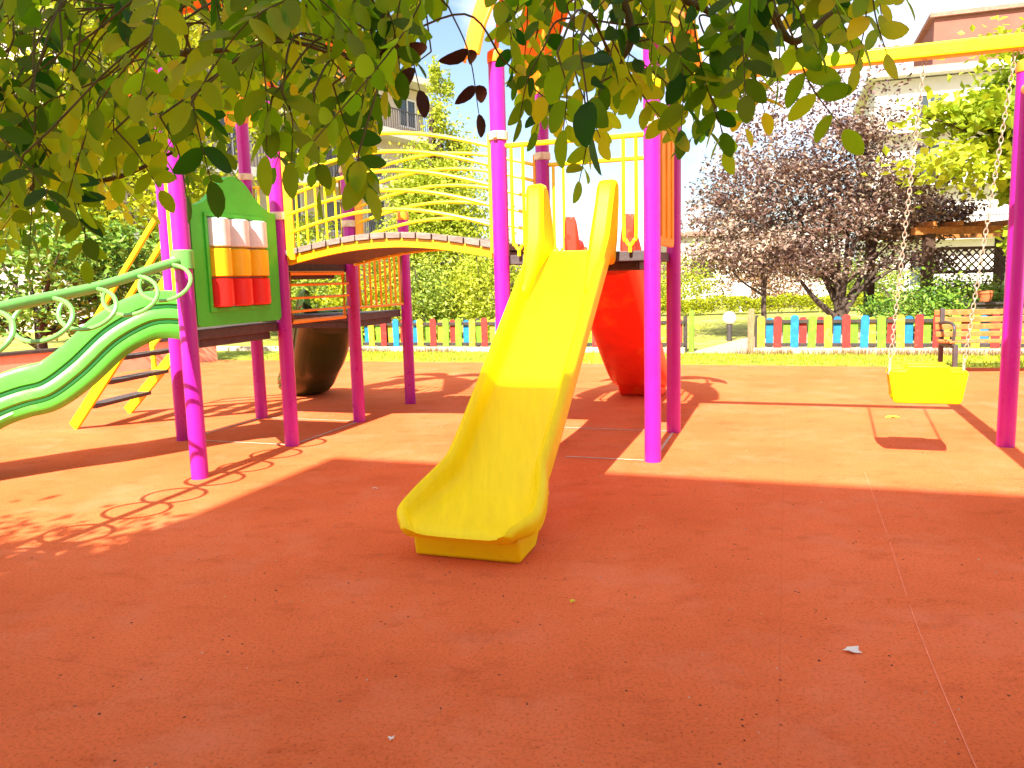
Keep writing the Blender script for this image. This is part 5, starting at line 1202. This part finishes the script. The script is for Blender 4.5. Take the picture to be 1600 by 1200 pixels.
def compound(a, b, kind):
    a, b = Vector(a), Vector(b)
    d = b - a; Ln = d.length
    sag = Vector((rng.uniform(-.1, .1), rng.uniform(-.1, .1), rng.uniform(-0.02, .12))) * Ln
    q = bez([a, a.lerp(b, 0.5) + sag, b], 8)
    tw.tube(q, [0.0012 * (1 - 0.5 * i / (len(q) - 1)) for i in range(len(q))], 5)
    plane = Vector((rng.uniform(-1, 1), rng.uniform(-1.3, 0.4), rng.uniform(-0.1, 1))).normalized()
    size = {0: 0.032, 1: 0.037, 2: 0.028, 3: 0.030}[kind] * rng.uniform(0.9, 1.15)
    npair = min({0: 8, 1: 7, 2: 7, 3: 4}[kind], max(2, int(0.8 * Ln / {0: 0.021, 1: 0.025, 2: 0.019, 3: 0.03}[kind])))
    base_r = {0: rng.choice((rng.uniform(0.05, 0.3), rng.uniform(0.35, 1.0), rng.uniform(0.35, 1.0))), 1: rng.uniform(0.05, 0.5), 2: rng.uniform(0.75, 1.0), 3: 0.3}[kind]
    VV, FF, RR = (dv, df, dr) if kind == 3 else (lv, lf, lr)
    for i in range(npair):
        t = 0.16 + 0.80 * i / (npair - 0.4)
        k = min(len(q) - 2, int(t * (len(q) - 1)))
        c = q[k].lerp(q[k + 1], t * (len(q) - 1) - k)
        tn = (q[k + 1] - q[k]).normalized()
        sd = tn.cross(plane).normalized()
        for s in (-1, 1):
            if rng.random() < (0.06 if kind != 3 else 0.3): continue
            ax = (sd * s * 1.0 + tn * rng.uniform(0.15, 0.6) + Vector((0, 0, -rng.uniform(0.0, 0.75))) + Vector((rng.gauss(0, .18), rng.gauss(0, .18), rng.gauss(0, .12))))
            nr = plane + Vector((rng.gauss(0, .4), rng.gauss(0, .4), rng.gauss(0, .4)))
            sz = size * (0.72 + 0.45 * math.sin(math.pi * (0.15 + 0.75 * t))) * rng.uniform(0.88, 1.1)
            leaflet(VV, FF, RR, c, ax, nr, sz, sz * rng.uniform(0.47, 0.58), min(1, max(0, base_r + rng.gauss(0, 0.13))), rng.uniform(0.0, 0.25) if kind != 3 else 0.6)
    leaflet(VV, FF, RR, q[-1], (q[-1] - q[-2]), plane, size, size * 0.56, base_r)
for e in LEAF_STEMS:
    a, b, kind = Vector(e[0:3]), Vector(e[3:6]), e[6]
    compound(a, b, kind)
    # a twig back to the nearest limb above
    c = [n_ for n_ in nodes if n_.z > a.z + 0.02] or nodes
    nn_ = min(c, key=lambda n_: (n_ - a).length + 0.6 * abs(n_.y - a.y))
    if (nn_ - a).length > 0.01:
        m_ = a.lerp(nn_, 0.45) + Vector((rng.uniform(-.03, .03), rng.uniform(-.03, .03), 0.25 * (nn_ - a).length))
        tw.tube(bez([nn_, m_, a], 6), 0.0013, 5)
tw.build('twigs', M['twig'], LT, smooth=60)
f = MB(); f.v, f.f, f.mi = lv, lf, [0] * len(lf)
f.build('foliage', M['leaf_near'], LT, smooth=60, rnd=np.array(lr, dtype=np.float32))
f = MB(); f.v, f.f, f.mi = dv, df, [0] * len(df)
f.build('dry_leaves', M['leaf_dry'], LT, smooth=60, rnd=np.array(dr, dtype=np.float32))
# the main crown higher up, out of the frame on the left, shades the floor there
rg = np.random.default_rng(5)
p, v = crown_pts(rg, [(-3.5, -0.36, 3.4, 1.5, 1.0, 0.6), (-2.7, -0.4, 3.45, 1.0, 1.0, 0.6), (-4.9, -0.25, 3.4, 1.4, 1.0, 0.65), (-3.2, -2.0, 3.9, 1.6, 1.3, 0.9)], 30000, 110, 0.25, 0.25)
leaves('upper_crown', M['leaf_near'], LT, p, 0.11, rg, 0.6, 0.5, rnd=v)

# ------------------------------------------------------------------ litter on the floor
def litter(label, x, y, s, m, seed):
    rr = random.Random(seed)
    mb = MB(); n = 10
    pts = [Vector((x + s * (1 if i % 2 else 0.6) * math.cos(6.283 * i / n) * 1.3, y + s * (1 if i % 2 else .6) * math.sin(6.283 * i / n), 0.004 + rr.uniform(0, 0.012))) for i in range(n)]
    c = Vector((x, y, 0.012))
    mb.add([c] + pts + [c - UP * 0.002] + [q - UP * 0.002 for q in pts], [(0, 1 + i, 1 + (i + 1) % n) for i in range(n)] + [(n + 1, n + 2 + (i + 1) % n, n + 2 + i) for i in range(n)] + [(1 + i, n + 2 + i, n + 2 + (i + 1) % n, 1 + (i + 1) % n) for i in range(n)])
    return tag(mb.build('fallen_leaf', m, smooth=0), label, 'fallen leaf', 'leaves fallen on the red floor')
litter('pale crumpled leaf lying on the shaded red floor at the lower right', 1.14, 2.58, 0.026, M['petal_pale'], 1)
litter('small pale leaf scrap on the shaded red floor near the bottom edge', -0.37, 2.12, 0.008, M['petal_pale'], 2)
litter('yellow leaf on the sunlit floor between the shadows of the swing chains', 3.32, 6.87, 0.05, M['petal_yellow'], 3)
litter('pale leaf scrap on the shaded floor beside the left lip of the yellow slide', -0.88, 4.9, 0.014, M['petal_pale'], 4)
litter('yellowish leaf scrap on the shaded floor right of the slide\'s foot', 0.22, 3.05, 0.010, M['petal_yellow'], 5)

# crumbs of rubber, seeds and leaf scraps nobody could count
rg = np.random.default_rng(99)
mb = MB()
for i in range(420):
    y = 1.6 + 6.5 * rg.random() ** 1.3; x = rg.uniform(-0.62, 0.66) * y
    s_ = rg.uniform(0.002, 0.0065); a = rg.uniform(0, 6.28)
    c_, q_ = math.cos(a) * s_, math.sin(a) * s_
    mb.add([(x + c_, y + q_, 0.001), (x - q_ * .7, y + c_ * .7, 0.001), (x - c_, y - q_, 0.001), (x + q_ * .6, y - c_ * .6, 0.001), (x, y, 0.001 + s_ * 0.7)], [(0, 1, 4), (1, 2, 4), (2, 3, 4), (3, 0, 4)])
crumb = leaf_mat('floor_crumb', [(0.05, 0.02, 0.012), (0.16, 0.05, 0.02), (0.70, 0.50, 0.34)], [(0.1, 0.05, 0.02), (0.5, 0.4, 0.2)], 0.1)
tag(mb.build('crumbs', crumb, None, smooth=0, rnd=np.repeat(rg.random(420), 4).astype(np.float32)), 'tiny dark and pale crumbs strewn over the red rubber floor', 'crumbs', kind='stuff')
